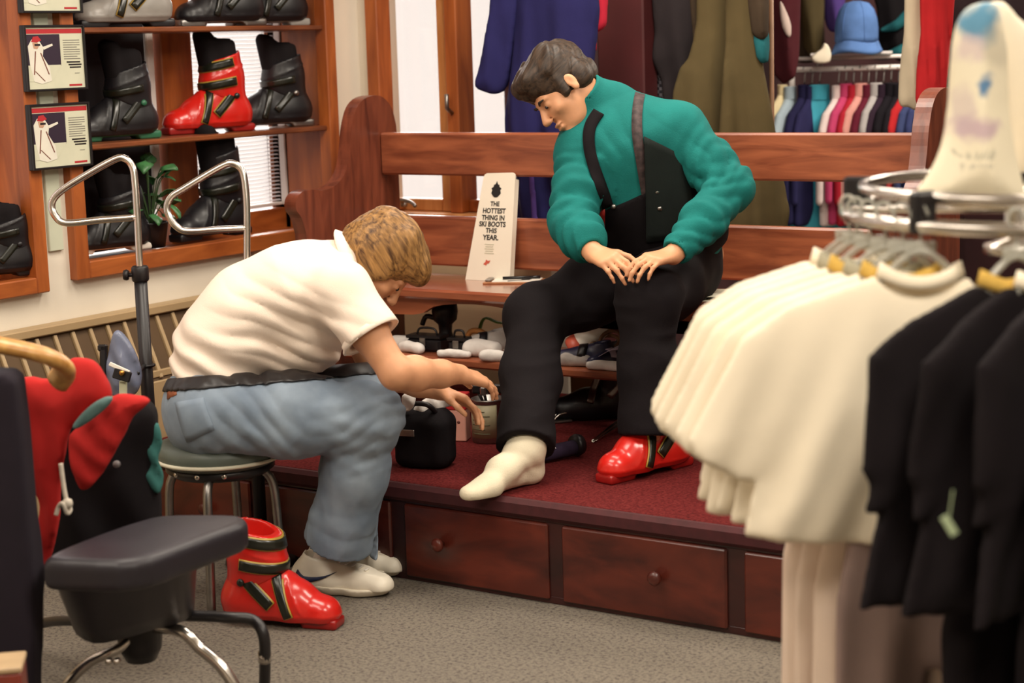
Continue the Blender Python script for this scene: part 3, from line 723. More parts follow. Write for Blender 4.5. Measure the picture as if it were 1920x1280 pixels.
# polo shirt
POLO = fabric('cream_white_polo', (238, 222, 206), .03, 5)
pl_, ph_ = bbox([pel, wai, mid, che, nb, shN, shF, shN + (elN - shN) * .55, shF + (elF - shF) * .55], .2)
s = SDF(pl_, ph_, .0054)
s.chain([P(412, 712, 5.0), P(428, 652, 5.0), P(486, 590, 5.0), P(572, 550, 4.98), P(640, 510, 4.97)], [.128, .130, .136, .136, .085], .07, latd, 1.32)
s.chain([P(470, 662, 4.98), P(575, 655, 4.97), P(640, 590, 4.96)], [.052, .058, .06], .07, latd, 1.6)                # cloth hanging under the belly
for a, b_ in ((shN, elN), (shF, elF)):
    s.cap(che * .5 + a * .5, a, .09, .078, .05); s.cap(a, a + (b_ - a) * .58, .076, .082, .03)
s.disp(lambda p: .006 * np.sin(((p - che) @ nrm(CR * .55 + CU)) * 75 + vnoise(p, 8) * 7) * np.clip(((p - P(560, 600, 4.9)) @ -CU) * 9 + .35, 0, 1) + .009 * vnoise(p, (10, 10, 10)))
s.disp(lambda p: crease(p, P(640, 585, 4.85), CR * .42 + CU * .91, 21, .011, 5) * np.clip(1.15 - np.abs((p - P(560, 640, 4.9)) @ nrm(CR * .91 - CU * .42)) / .26, 0, 1) * np.clip(1.25 - np.abs((p - P(560, 640, 4.9)) @ nrm(CR * .42 + CU * .91)) / .15, 0, 1))
s.disp(lambda p: .005 * np.sin(((p - shN) @ nrm(CR * .9 + CU * .5)) * 95 + vnoise(p, 9) * 6) * np.clip(1 - np.linalg.norm(p - P(640, 575, 4.8), axis=1) / .12, 0, 1))
s.plane(wp - wn * .012, -wn)
for a, b_ in ((shN, elN), (shF, elF)):
    d = nrm(b_ - a); q = a + (b_ - a) * .56; sl, X, Y, Z = s.reg(q - .13, q + .13)
    e = (X - q[0]) * d[0] + (Y - q[1]) * d[1] + (Z - q[2]) * d[2]; near = ((X - q[0]) ** 2 + (Y - q[1]) ** 2 + (Z - q[2]) ** 2 < .125 ** 2)
    s.d[sl] = np.where(near, np.maximum(s.d[sl], e), s.d[sl]).astype(np.float32); s.cap(q + d * .05, q - d * .035, .066, .064, .003, 'sub')
nd = nrm(Wh1(-.035, 0, -.06) - nb); s.cut(nb + nd * .055, nd, .105)
s.cap(nb + nd * .1, nb + nd * .03, .064, .062, .004, 'sub')
polo_m = s.mesh(1); polo = obj('polo_shirt', polo_m, POLO, M1, True)
# collar lying round the neck, sleeve bands
def ring_at(c, ax, r0, r1, h, n=28, th=.004, w=None, fw=1.0):
    ax = nrm(ax); u = nrm(np.cross(ax, V(.3, .2, 1))); v = np.cross(ax, u); rows = []
    for k in range(n + 1):
        a = 2 * PI * k / n; d = u * math.cos(a) + v * math.sin(a)
        if w is not None: d = d + nrm(w) * d.dot(nrm(w)) * (fw - 1)
        rows.append([c + d * (r0 + (r1 - r0) * t) + ax * h * t for t in (0, .5, 1)])
    mb = MB(True); mb.sheet(np.array(rows), th); return mb
obj('collar', ring_at(nb + nd * .06, -nd, .066, .098, .034, w=latd, fw=1.1, th=.005), POLO, M1, True)
for a, b_ in ((shN, elN), (shF, elF)):
    d = nrm(b_ - a); obj('sleeve_band', ring_at(a + (b_ - a) * .56 - d * .018, d, .079, .081, .02), POLO, M1, True)
# hair: a heavy blond mop falling forward
HB = hair_mat('blond_hair', (68, 42, 20), (172, 128, 74))
s = SDF(H1 - .19, H1 + .19, .0042)
s.ell(Wh1(-.020, 0, .040), (.110, .093, .098), R1, .02); s.ell(Wh1(-.050, 0, -.020), (.075, .084, .075), R1, .03)
s.ell(Wh1(.050, 0, .065), (.068, .072, .045), R1, .03)
for y in (-1, 1): s.ell(Wh1(-.005, y * .074, -.012), (.055, .020, .058), R1, .02)
s.ell(Wh1(.105, 0, -.050), (.085, .064, .082), R1, .012, 'sub'); s.ell(Wh1(.02, 0, -.15), (.10, .10, .085), R1, .015, 'sub')
s.disp(lambda p: strands(p, H1, R1))
hair_obj(s.mesh(1), H1, R1, HB, M1)
for y in (-1, 1):
    b = MB(True); b.lathe([(.0005, .0055), (.0045, .004), (.006, 0), (.0045, -.004)], Wh1(.0885, y * .031, -.004), 10, frame(R1[:, 1], R1[:, 0])); obj('eye', b, mat('eye_dark', (40, 28, 24), .2), M1, True)
# ankle socks
s = SDF(*bbox([abN, abF, foN, foF], .09), .005)
for an, ft_ in ((abN, foN), (abF, foF)): s.cap(an - V(0, 0, .02), an - V(0, 0, .09) - CR * .03, .039, .036, .01)
obj('socks', s.mesh(1), fabric('grey_white_sock', (206, 192, 180), .05, 20), M1, True)
# shoes
SHOE_W = mat('white_leather', (238, 230, 212), .45, .04, 14); SOLE_W = mat('white_rubber', (226, 216, 196), .6, .04, 14)
SW = mat('dark_blue_mark', (38, 48, 78), .5, .08, 30)
def sneaker(ank, yaw, mark):
    R = rotz(yaw); o = V(ank[0], ank[1], 0)
    lo, hi = V(-.14, -.07, 0), V(.22, .07, .15); s = SDF(lo, hi, .0042)
    s.chain([V(-.055, 0, .045), V(.03, 0, .047), V(.11, .004, .040), V(.165, .006, .032)], [.042, .046, .042, .032], .03)
    s.chain([V(-.04, 0, .05), V(-.015, 0, .10)], [.046, .045], .03); s.ell(V(.175, .006, .028), (.032, .038, .028), None, .02)
    s.plane(V(0, 0, .018), V(0, 0, -1)); s.plane(V(-.03, 0, .112), nrm(V(.25, 0, 1))); s.cap(V(-.02, 0, .14), V(-.022, 0, .075), .034, .032, .004, 'sub')
    up = s.mesh(1)
    s = SDF(V(-.15, -.08, 0), V(.23, .08, .05), .0045)
    s.chain([V(-.06, 0, .045), V(.03, 0, .045), V(.11, .004, .043), V(.168, .006, .043)], [.048, .049, .051, .041], .03)
    s.plane(V(0, 0, .030), nrm(V(.03, 0, 1))); s.plane(V(0, 0, .002), V(0, 0, -1))
    so = s.mesh(1); out = []
    A = lambda mm: (mm[0] @ R.T + o, mm[1])
    shoe = obj('shoe', A(up), SHOE_W, M1, True); obj('sole', A(so), SOLE_W, shoe, True)
    bv = bvh_of(up)
    for k in range(5):                                            # laces across the tongue
        x = .035 + .021 * k; cs = [V(x - .004, y, .05) for y in np.linspace(-.03, .03, 9)]; ds = [nrm(V(.35, y * 10, 1.0)) for y in np.linspace(-.03, .03, 9)]
        mb = strap_on(bv, [V(x, 0, .035)] * 9, ds, [V(1, 0, 0)] * 9, .007, .003); mb.v = (np.array(mb.v) @ R.T + o).tolist(); obj('lace', mb, WHITEP, shoe, True)
    if mark:                                                       # the curved tick on the outer side
        top = [(-.052, .066), (-.02, .057), (.02, .052), (.075, .066)]; bot = [(-.052, .066), (-.032, .034), (.002, .036), (.075, .066)]
        top = np.array([(-.060, .073), (-.045, .060), (-.030, .0555), (0, .0565), (.03, .063), (.062, .074)]); bot = np.array([(-.060, .073), (-.066, .050), (-.048, .037), (-.02, .040), (.02, .053), (.062, .074)])
        g = np.array([[V(x, -.2, z) for x, z in smooth_path(q, 4)] for q in (top, (top + bot) / 2, bot)])
        for i in range(g.shape[0]):
            for j in range(g.shape[1]):
                hit = bv.ray_cast(Vector(g[i, j]), Vector((0, 1, 0)), 1)
                g[i, j] = np.array(hit[0]) - V(0, .0022, 0) if hit[0] is not None else V(g[i, j][0], -.04, g[i, j][2])
        mb = MB(True); mb.sheet(g, .003); mb.v = (np.array(mb.v) @ R.T + o).tolist(); obj('side_mark', mb, SW, shoe, True)['label'] = 'dark blue curved tick on the shoe side'
    return shoe
yawr = math.atan2(.556, .831)
_a, _c = foN, Pz(735, 1119, 0); sneaker(_a, math.atan2(_c[1] - _a[1], _c[0] - _a[0]), True)
_a, _c = foF, Pz(742, 1081, 0); sneaker(_a, math.atan2(_c[1] - _a[1], _c[0] - _a[0]), False)
# ---- ski boots (used on a foot, on the floor and on the shelves)
RED = mat('red_boot_plastic', (206, 34, 26), .28, .05, 14, coat=.4); REDD = mat('dark_red_plastic', (150, 24, 22), .35, .06, 14, coat=.2)
BOOTK = mat('black_boot_plastic', (20, 18, 22), .45, .1, 14, coat=.08); LINER = fabric('black_liner', (24, 20, 22), .1)
BUCK = mat('black_buckle', (24, 26, 18), .3, .1, 20, coat=.2); GOLD = mat('yellow_edge', (170, 140, 60), .4, .1, 30)
_BOOTM = {}
def boot_meshes(cuff_top):
    """local frame: toe along +x, up z, length .33"""
    key = round(cuff_top, 3)
    if key in _BOOTM: return _BOOTM[key]
    s = SDF(V(-.15, -.09, 0), V(.22, .09, .25), .0048)                 # lower shell
    s.chain([V(-.075, 0, .062), V(.0, 0, .060), V(.09, .0, .052), V(.155, 0, .040)], [.052, .053, .056, .042], .03, V(0, 1, 0), .95)
    s.ell(V(.165, 0, .040), (.045, .048, .040), None, .02); s.chain([V(-.055, 0, .07), V(-.04, 0, .17)], [.058, .058], .04)
    s.cap(V(.01, 0, .13), V(.09, 0, .085), .045, .036, .03)
    s.plane(V(0, 0, .018), V(0, 0, -1)); s.plane(V(-.04, 0, .19), nrm(V(.25, 0, 1)))
    s.disp(lambda p: -.003 * np.exp(-((p[:, 2] - .036 - .02 * (p[:, 0] > 1)) / .004) ** 2) - .0035 * np.exp(-((p[:, 0] - .118 + (p[:, 2] - .05) * .5) / .004) ** 2) * (p[:, 2] > .04))
    low = s.mesh(1)
    s = SDF(V(-.16, -.09, .06), V(.12, .09, cuff_top + .02), .0048)      # cuff
    s.chain([V(-.045, 0, .115), V(-.035, 0, .19), V(-.015, 0, .30)], [.064, .066, .072], .02, V(0, 1, 0), .94)
    s.ell(V(.0, 0, .17), (.062, .056, .09), None, .03)
    s.plane(V(-.02, 0, cuff_top), nrm(V(.30, 0, 1))); s.plane(V(-.04, 0, .098), nrm(V(.45, 0, -1)))
    s.disp(lambda p: -.003 * np.exp(-((p[:, 2] - .2 + p[:, 0] * .35) / .004) ** 2))
    s.chain([V(-.045, 0, .12), V(-.015, 0, .40)], [.052, .062], .004, V(0, 1, 0), .94, 'sub')
    cuff = s.mesh(1)
    s = SDF(V(-.14, -.08, .08), V(.12, .08, cuff_top + .14), .0055)      # liner and tongue
    s.chain([V(-.042, 0, .13), V(-.02, 0, cuff_top + .03)], [.050, .057], .02, V(0, 1, 0), .94); s.cap(V(.02, 0, .16), V(.045, 0, cuff_top + .07), .026, .030, .02, w=V(0, 1, 0), fw=1.5)
    s.plane(V(0, 0, cuff_top + .075), nrm(V(-.35, 0, 1))); s.chain([V(-.03, 0, cuff_top - .03), V(-.014, 0, cuff_top + .16)], [.036, .044], .006, None, 1, 'sub')
    lin = s.mesh(1)
    s = SDF(V(-.15, -.08, -.005), V(.23, .08, .06), .0055)               # sole with toe and heel lugs
    s.box(V(-.085, 0, .014), V(.045, .034, .014), None, .005); s.box(V(.16, 0, .014), V(.05, .034, .014), None, .005); s.box(V(.03, 0, .021), V(.11, .030, .009), None, .004)
    sole = s.mesh(1)
    _BOOTM[key] = (low, cuff, lin, sole, bvh_of(low), bvh_of(cuff)); return _BOOTM[key]
def ring_strap(bvh, c, axis, a0, a1, w_, th=.0045, off=.004, ref=(0, 1, 0), n=15):
    ax = nrm(axis); u = nrm(np.cross(np.asarray(ref, float), ax)); v = np.cross(ax, u); cs, ds = [], []
    for a in np.linspace(a0, a1, n): ds.append(u * math.cos(a) + v * math.sin(a)); cs.append(V(*c))
    return strap_on(bvh, cs, ds, [ax] * n, w_, th, off)
def ski_boot(label, loc, yaw, shell, trim, cuff_top=.30, group=None, liner=True, gold=True, name='ski_boot', pitch=0, cuffs=True, scale=1.0):
    t = thing(name, label, 'ski boot', loc, 0, group, rot=(0, pitch, yaw)); t.scale = (scale,) * 3
    low, cuff, lin, sole, bl_, bc_ = boot_meshes(cuff_top)
    sh = obj('shell', low, shell, t); obj('sole', sole, trim, t)
    cf = obj('cuff', cuff, shell, t)
    if liner: obj('liner', lin, LINER, t)
    side = 1.0
    specs = [(bl_, (.085, 0, .045), (.92, 0, .38), .022, sh), (bl_, (.03, 0, .07), (.70, 0, .72), .026, sh)]
    if cuffs: specs += [(bc_, (-.03, 0, .175), (.18, 0, 1), .026, cf)] + ([(bc_, (-.022, 0, .24), (.22, 0, 1), .026, cf)] if cuff_top > .25 else [])
    for bv, c, ax, w_, par in specs:
        rf = (0, -1, 0) if par is sh else (0, 1, 0)
        if gold: obj('strap_edge', ring_strap(bv, c, ax, -1.75, 1.75, w_ + .007, .003, .0035, rf), GOLD, par)
        st = obj('buckle_strap', ring_strap(bv, c, ax, -1.7, 1.7, w_, .0045, .0055, rf), BUCK, par)
    axn = [(-.045, .062, .13)]
    for sy in (-1, 1):                                                    # cuff hinge rivets
        b = MB(True); b.lathe([(.001, .006), (.009, .005), (.011, 0), (.011, -.02)], (-.045, sy * .062, .125), 12, frame(V(1, 0, 0), V(0, sy, 0))); obj('rivet', b, BUCK if gold else trim, cf)
    return t

# ---- the customer on the bench
M2 = thing('person', 'dark haired man in a teal turtleneck and black ski bibs seated on the bench', 'person', (-2.75, 4.6, PH))
hipR, hipL = P(1216, 500, 5.62), P(1278, 508, 5.56)
kneR, kneL = P(1002, 592, 5.36), P(1216, 560, 5.18)
ankR, ankL = P(986, 836, 5.09), P(1214, 812, 5.17)
pel = P(1272, 486, 5.60); wai = P(1240, 420, 5.52); mid = P(1205, 350, 5.47); che = P(1180, 275, 5.43); nb = P(1126, 205, 5.44)
shL, elL, wrL = P(1272, 248, 5.38), P(1372, 352, 5.30), P(1262, 478, 5.14)
shR, elR, wrR = P(1098, 288, 5.42), P(1072, 418, 5.30), P(1112, 474, 5.18)
H2 = P(1052, 165, 5.40)
FW2 = -CR * .60 - CU * .74 + -VIEW * .26; UP2 = -CR * .72 + CU * .66
lat2 = V(.94, -.10, -.12); lat2 = nrm(shL - shR)
lo, hi = bbox([hipR, hipL, kneR, kneL, ankR, ankL, pel, shL, elL, wrL, shR, elR, wrR, H2, V(-2.8, 3.92, .285)], .2); lo[2] = PH
s = SDF(lo, hi, .0046)
s.chain([pel, wai, mid, che, nb], [.10, .095, .10, .105, .065], .06, lat2, 1.4)
R2, Wh2 = head(s, H2, FW2, UP2)
s.cap(nb, Wh2(-.035, 0, -.06), .060, .056, .03)
for a, b_, c_ in ((shL, elL, wrL), (shR, elR, wrR)):
    s.cap(che * .55 + a * .45, a, .07, .06, .05); s.chain([a, b_], [.055, .044], .02); s.chain([b_, b_ + (c_ - b_) * .3, c_], [.042, .044, .029], .02)
hL = nrm(P(1205, 492, 5.06) - wrL)
hand(s, wrL, hL, CU * .9 + CR * .1 - VIEW * .35, -1, ((.25, .5, .4), (.3, .5, .4), (.35, .5, .4), (.4, .5, .4)), .04, (.55, .3), .95)
hR = nrm(P(1168, 500, 5.06) - wrR)
hand(s, wrR, hR, CU * .55 - CR * .05 - VIEW * .85, 1, ((.35, .45, .3), (.4, .5, .3), (.45, .5, .3), (.5, .5, .35)), .05, (.8, .35), .95)
for hp, kn, an in ((hipR, kneR, ankR), (hipL, kneL, ankL)):
    s.cap(pel * .4 + hp * .6, hp, .085, .08, .05); s.chain([hp, kn], [.08, .055], .04); s.chain([kn, kn + (an - kn) * .35, an], [.052, .055, .036], .03)
s.cap(ankR, V(-2.755, 4.15, .325), .036, .034, .02); s.cap(ankL, V(-2.50, 4.46, .34), .036, .03, .02)
obj('body', s.mesh(1), SKIN, M2, True)
# ski bibs: trousers, bib front, two straps with snaps
BIB = fabric('black_ski_cloth', (19, 14, 17), .12, 6)
jl, jh = bbox([hipR, hipL, kneR, kneL, ankR, ankL, pel], .17)
s = SDF(jl, jh, .0058)
s.cap(pel - CU * .02 - CR * .012, wai, .120, .118, .06, w=lat2, fw=1.24)
for hp, kn, an, rk in ((hipR, kneR, ankR, .082), (hipL, kneL, ankL, .086)):
    s.chain([hp, hp + (kn - hp) * .5, kn], [.106, .102, rk], .06); s.ell(kn, (rk, rk, rk), None, .03)
    s.chain([kn, kn + (an - kn) * .5, an], [rk - .004, .082, .084], .04)
s.disp(lambda p: .008 * vnoise(p, (11, 11, 11)) * 2 + .006 * np.abs(vnoise(p, (9, 9, 24))) * 2 - .002)
for kn, an in ((kneR, ankR), (kneL, ankL)):
    d = nrm(an - kn); sl, X, Y, Z = s.reg(an - .16, an + .16)
    e = (X - an[0]) * d[0] + (Y - an[1]) * d[1] + (Z - an[2]) * d[2] - .005
    near = ((X - an[0]) ** 2 + (Y - an[1]) ** 2 + (Z - an[2]) ** 2 < .16 ** 2)
    s.d[sl] = np.where(near, np.maximum(s.d[sl], e), s.d[sl]).astype(np.float32)
    s.cap(an + d * .05, an - d * .03, .066, .056, .004, 'sub')
s.cut(wai + nrm(wai - pel) * .02, nrm(wai - pel), .24)
pants_m = s.mesh(1); pants = obj('ski_trousers', pants_m, BIB, M2, True)
# sweater
TEAL = fabric('teal_knit', (24, 108, 104), .1, 10, bmp=.4, bscale=260)
sl_, sh_ = bbox([pel, wai, mid, che, nb, shL, elL, wrL, shR, elR, wrR, H2], .17)
def torso(s, g=0.0):
    s.chain([pel + (wai - pel) * .5, wai, mid, che, nb], [.116 + g, .115 + g, .122 + g, .128 + g, .082 + g], .07, lat2, 1.38)
s = SDF(sl_, sh_, .0054); torso(s)
ts = s.copy(); tsb = bvh_of(ts.mesh(0))
nd2 = nrm(Wh2(-.035, 0, -.06) - nb)
for a, b_, c_ in ((shL, elL, wrL), (shR, elR, wrR)):
    s.cap(che * .5 + a * .5, a, .088, .080, .06); s.chain([a, a + (b_ - a) * .55, b_], [.080, .072, .064], .03); s.chain([b_, b_ + (c_ - b_) * .5, c_ - nrm(c_ - b_) * .02], [.062, .060, .042], .03)
s.cap(nb - nd2 * .02, nb + nd2 * .075, .076, .068, .025)
def arm_fold(a, b_, fr, am):
    d = nrm(b_ - a); L = np.linalg.norm(b_ - a)
    return lambda p: am * np.sin(((p - a) @ nrm(d + V(.25, .1, .35))) * fr + vnoise(p, 11) * 6) * np.clip(1.2 - np.abs(((p - a) @ d) / L - .75) * 1.6, 0, 1) * (np.linalg.norm(np.cross(p - a, d), axis=1) < .11)
s.disp(arm_fold(shL, elL, 130, .003)); s.disp(arm_fold(elL, wrL, 140, .003)); s.disp(arm_fold(elR, wrR, 140, .005)); s.disp(arm_fold(shR, elR, 110, .004))
s.disp(lambda p: .010 * vnoise(p, (12, 12, 12)))
def arm_crease(a, b_, fr, am, tilt, lo=.15, hi=1.1):
    d = nrm(b_ - a); L = np.linalg.norm(b_ - a)
    return lambda p: crease(p, a, d + tilt, fr, am, 7) * np.clip(np.minimum(((p - a) @ d) / L - lo, hi - ((p - a) @ d) / L) * 5, 0, 1) * (np.linalg.norm(np.cross(p - a, d), axis=1) < .11)
s.disp(arm_crease(shL, elL, 17, .009, CU * .5 + CR * .3, .2, 1.15)); s.disp(arm_crease(elL, wrL, 19, .008, CR * .5 - CU * .2, -.1, 1.0)); s.disp(arm_crease(elR, wrR, 19, .007, CR * .4, -.1, 1.0)); s.disp(arm_crease(shR, elR, 15, .008, CU * .3, .1, 1.1))
s.disp(lambda p: crease(p, che, CR * .86 + CU * .5, 14, .009, 6) * np.clip(1.1 - np.linalg.norm(p - P(1180, 270, 5.25), axis=1) / .17, 0, 1))
ndc = nrm(nd2 + CR * .1); s.cut(nb + nd2 * .085, nd2, .1); s.cap(nb + nd2 * .13, nb + nd2 * .05, .060, .058, .004, 'sub')
for b_, c_ in ((elL, wrL), (elR, wrR)):
    d = nrm(c_ - b_); q = c_ - d * .012; sl, X, Y, Z = s.reg(q - .1, q + .1)
    e = (X - q[0]) * d[0] + (Y - q[1]) * d[1] + (Z - q[2]) * d[2]; near = ((X - q[0]) ** 2 + (Y - q[1]) ** 2 + (Z - q[2]) ** 2 < .095 ** 2)
    s.d[sl] = np.where(near, np.maximum(s.d[sl], e), s.d[sl]).astype(np.float32); s.cap(q + d * .05, q - d * .012, .030, .030, .003, 'sub')
swe_m = s.mesh(1); swe = obj('turtleneck_sweater', swe_m, TEAL, M2, True); swb = bvh_of(swe_m)
fwd2 = nrm(np.cross(lat2, che - pel)); fwd2 = fwd2 if fwd2.dot(-VIEW) > 0 else -fwd2
up2 = nrm(che - pel)
s = ts; s.d -= .008; s.disp(lambda p: .006 * vnoise(p, (10, 10, 10)))
bt = P(1195, 362, 5.36); s.plane(bt, nrm(up2 + lat2 * -.10)); s.plane(pel + up2 * .02, -up2)
obj('bib', s.mesh(1), BIB, M2, True)
def strap_path(pts, w_, th, m_, name, off=.003, n=22):
    pts = smooth_path(pts, 6); rows = []
    tg = np.gradient(pts, axis=0)
    for p, t in zip(pts, tg):
        sd = nrm(np.cross(t, VIEW)); row = []
        for k in (-1, 0, 1):
            q = p + sd * w_ / 2 * k; hit = swb.ray_cast(Vector(q - VIEW * .5), Vector(VIEW), 1.2)
            row.append((np.array(hit[0]) - VIEW * (off + th / 2)) if hit[0] is not None else None)
        if all(q is not None for q in row): rows.append(row)
    A = np.array(rows)
    for _ in range(3): A[1:-1] = .25 * A[:-2] + .5 * A[1:-1] + .25 * A[2:]
    mb = MB(True); mb.sheet(A, th); return obj(name, mb, m_, M2, True)
STRAPM = mat('patterned_strap', (58, 44, 44), .7, .55, 60)
strap_path([P(1207, 158, 5.3), P(1196, 200, 5.3), P(1194, 255, 5.3), P(1203, 310, 5.3), P(1216, 372, 5.3)], .030, .004, STRAPM, 'suspender_strap')
strap_path([P(1124, 206, 5.3), P(1108, 232, 5.3), P(1104, 262, 5.3), P(1110, 300, 5.3), P(1126, 345, 5.3), P(1142, 385, 5.3)], .034, .004, BIB, 'suspender_strap')
BIBS = fabric('dark_green_black_cloth', (26, 32, 30), .15, 8)
g = quad_grid([P(1206, 258, 5.3), P(1282, 292, 5.3), P(1318, 440, 5.3), P(1216, 450, 5.3)], 14, 8)
obj('bib_side', patch_on(tsb, g, .010, .010, VIEW), BIBS, M2, True)['label'] = 'dark green black side panel of the bib'
for px_, py_ in ((1231, 360), (1236, 391), (1150, 388)):
    hit = swb.ray_cast(Vector(P(px_, py_, 4.9)), Vector(nrm(P(px_, py_, 6) - P(px_, py_, 4.9))), 1.5); q = np.array(hit[0]) - VIEW * .019
    b = MB(True); b.lathe([(.0005, .005), (.006, .004), (.0085, 0), (.0085, -.012)], q, 12, frame(CR, -VIEW)); obj('snap_button', b, STEEL, M2, True)
g = quad_grid([P(1122, 388, 5.3), P(1136, 386, 5.3), P(1139, 428, 5.3), P(1124, 428, 5.3)], 4, 3)
o = obj('zip_tab', patch_on(tsb, g, .004, .016, VIEW), mat('red_tab', (158, 40, 34), .5, .1, 40), M2, True); o['label'] = 'small red tab on the bib'
# hair
HD = hair_mat('dark_brown_hair', (24, 17, 13), (72, 54, 40))
s = SDF(H2 - .19, H2 + .19, .0042)
s.ell(Wh2(-.014, 0, .048), (.108, .086, .092), R2, .02); s.ell(Wh2(-.060, 0, -.015), (.058, .070, .060), R2, .03)
s.ell(Wh2(.055, 0, .085), (.058, .062, .040), R2, .03)
for y in (-1, 1): s.cap(Wh2(.020, y * .068, .02), Wh2(.022, y * .071, -.022), .014, .009, .012)
for y in (-1, 1): s.ell(Wh2(-.004, y * .092, -.016), (.022, .03, .031), R2, .006, 'sub')
s.ell(Wh2(.115, 0, -.038), (.083, .075, .082), R2, .012, 'sub'); s.ell(Wh2(.04, 0, -.13), (.10, .11, .07), R2, .012, 'sub')
s.disp(lambda p: strands(p, H2, R2, 55, 17) * 2.3)
hair_obj(s.mesh(1), H2, R2, HD, M2)
HBR = mat('dark_brow', (40, 28, 22), .7, .2, 40)
for y in (-1, 1):
    b = MB(True); b.lathe([(.0005, .0055), (.0045, .004), (.006, 0), (.0045, -.004)], Wh2(.0885, y * .031, -.006), 10, frame(R2[:, 1], R2[:, 0])); obj('eye', b, mat('eye_dark', (40, 28, 24), .2), M2, True)
    b = MB(True); b.tube([Wh2(.093, y * .014, .014), Wh2(.0945, y * .03, .019), Wh2(.086, y * .050, .015)], [.0035, .0045, .002], 6); obj('eyebrow', b, HBR, M2, True)
# sock foot
SOCK = fabric('white_sock', (228, 218, 192), .04, 20, bmp=.4, bscale=240)
hl, ba, to = V(-2.742, 4.170, .322), V(-2.768, 3.99, .312), V(-2.782, 3.925, .304)
s = SDF(*bbox([hl, to, ankR + V(0, 0, .03)], .09), .0045)
s.cap(ankR + nrm(kneR - ankR) * .03, ankR, .048, .046, .02); s.chain([ankR, hl], [.046, .038], .03); s.chain([ankR - V(0, 0, .012), ba * .6 + ankR * .4, ba, to], [.042, .034, .027, .019], .03, V(1, 0, 0), 1.2)
s.chain([hl, ba], [.035, .021], .02); s.cap(ba + V(-.012, 0, -.002), to + V(-.014, .004, 0), .024, .018, .015); s.cap(ba + V(.016, .01, -.006), to + V(.017, .02, -.003), .021, .016, .015)
s.disp(lambda p: .003 * np.sin(((p - ankR) @ nrm(V(0, -.6, -.8))) * 160 + vnoise(p, 14) * 5) * np.clip(1 - np.linalg.norm(p - ankR - V(0, -.01, -.02), axis=1) / .08, 0, 1) + .004 * vnoise(p, (22, 22, 22)))
s.plane(V(0, 0, PH + .002), V(0, 0, -1))
obj('sock', s.mesh(1), SOCK, M2, True)
# the red boot on his other foot
bd = V(-2.565, 4.25, 0) - V(-2.49, 4.53, 0)
ski_boot('red ski boot worn by the seated man in the teal turtleneck', (-2.50, 4.455, PH), math.atan2(bd[1], bd[0]), RED, REDD, .22, liner=False)
# ------------------------------------------------------------------ cloth made from an outline
def poly_sdf(poly, X, Y):
    p = np.asarray(poly, np.float32); n = len(p); d = np.full(np.broadcast(X, Y).shape, 1e9, np.float32); s = np.ones(d.shape, np.float32)
    for i in range(n):
        a, b_ = p[i], p[i - 1]; ex, ey = b_ - a; wx, wy = X - a[0], Y - a[1]
        t = np.clip((wx * ex + wy * ey) / (ex * ex + ey * ey + 1e-12), 0, 1); d = np.minimum(d, (wx - ex * t) ** 2 + (wy - ey * t) ** 2)
        c1 = Y >= a[1]; c2 = Y < b_[1]; c3 = ex * wy > ey * wx
        s = np.where((c1 & c2 & c3) | (~c1 & ~c2 & ~c3), -s, s)
    return s * np.sqrt(d)
def cloth_mesh(outline, origin, u, v, th=.008, bulge=.02, folds=(), noise=.006, nf=(9, 9), h=.008, seed=0.0, round_=.05, relax=1):
    """outline (N,2) along u and v from origin; n = u x v; folds: (wavelength, amplitude, tilt, top fade)"""
    o = np.asarray(outline, float); u = nrm(u); v = nrm(v - u * np.dot(u, v)); n = np.cross(u, v)
    mx = th + bulge + noise * 1.5 + sum(f_[1] for f_ in folds)
    s = SDF(V(o[:, 0].min(), -mx, o[:, 1].min()), V(o[:, 0].max(), mx, o[:, 1].max()), h)
    X = s.ax[0][:, None]; Z = s.ax[2][None, :]; d2 = poly_sdf(o, X, Z)
    t = th + bulge * (1 - np.exp(np.minimum(d2, 0) / round_)); c = np.zeros_like(d2); top = o[:, 1].max(); H_ = top - o[:, 1].min()
    for wl, am, tilt, fade in folds: c += am * np.sin((X + tilt * Z) * 2 * PI / wl + seed * 3.1 + 1.3 * np.sin(Z * 5 + seed)) * np.clip(((top - Z) / H_) * fade, 0, 1)
    if noise:
        q = np.stack([np.broadcast_to(X, d2.shape).ravel(), np.broadcast_to(Z, d2.shape).ravel(), np.full(d2.size, seed)], 1)
        c += noise * 2 * vnoise(q, (nf[0], nf[1], 1)).reshape(d2.shape)
    Y_ = s.ax[1][None, :, None]; a = d2[:, None, :]; b_ = np.abs(Y_ - c[:, None, :]) - t[:, None, :]
    r_ = min(th * .6, .006); q1, q2 = a + r_, b_ + r_
    s.d = (np.minimum(np.maximum(q1, q2), 0) + np.sqrt(np.maximum(q1, 0) ** 2 + np.maximum(q2, 0) ** 2) - r_).astype(np.float32)
    vs_, fs = s.mesh(relax)
    return np.asarray(origin) + vs_[:, :1] * u + vs_[:, 1:2] * n + vs_[:, 2:] * v, fs
def on_plane(pxs, p0, n):
    """where the photograph's points meet the plane through p0"""
    out = []
    for x, y in pxs:
        d = P(x, y, 1.0) - CC; out.append(CC + d * (np.dot(p0 - CC, n) / d.dot(n)))
    return np.array(out)
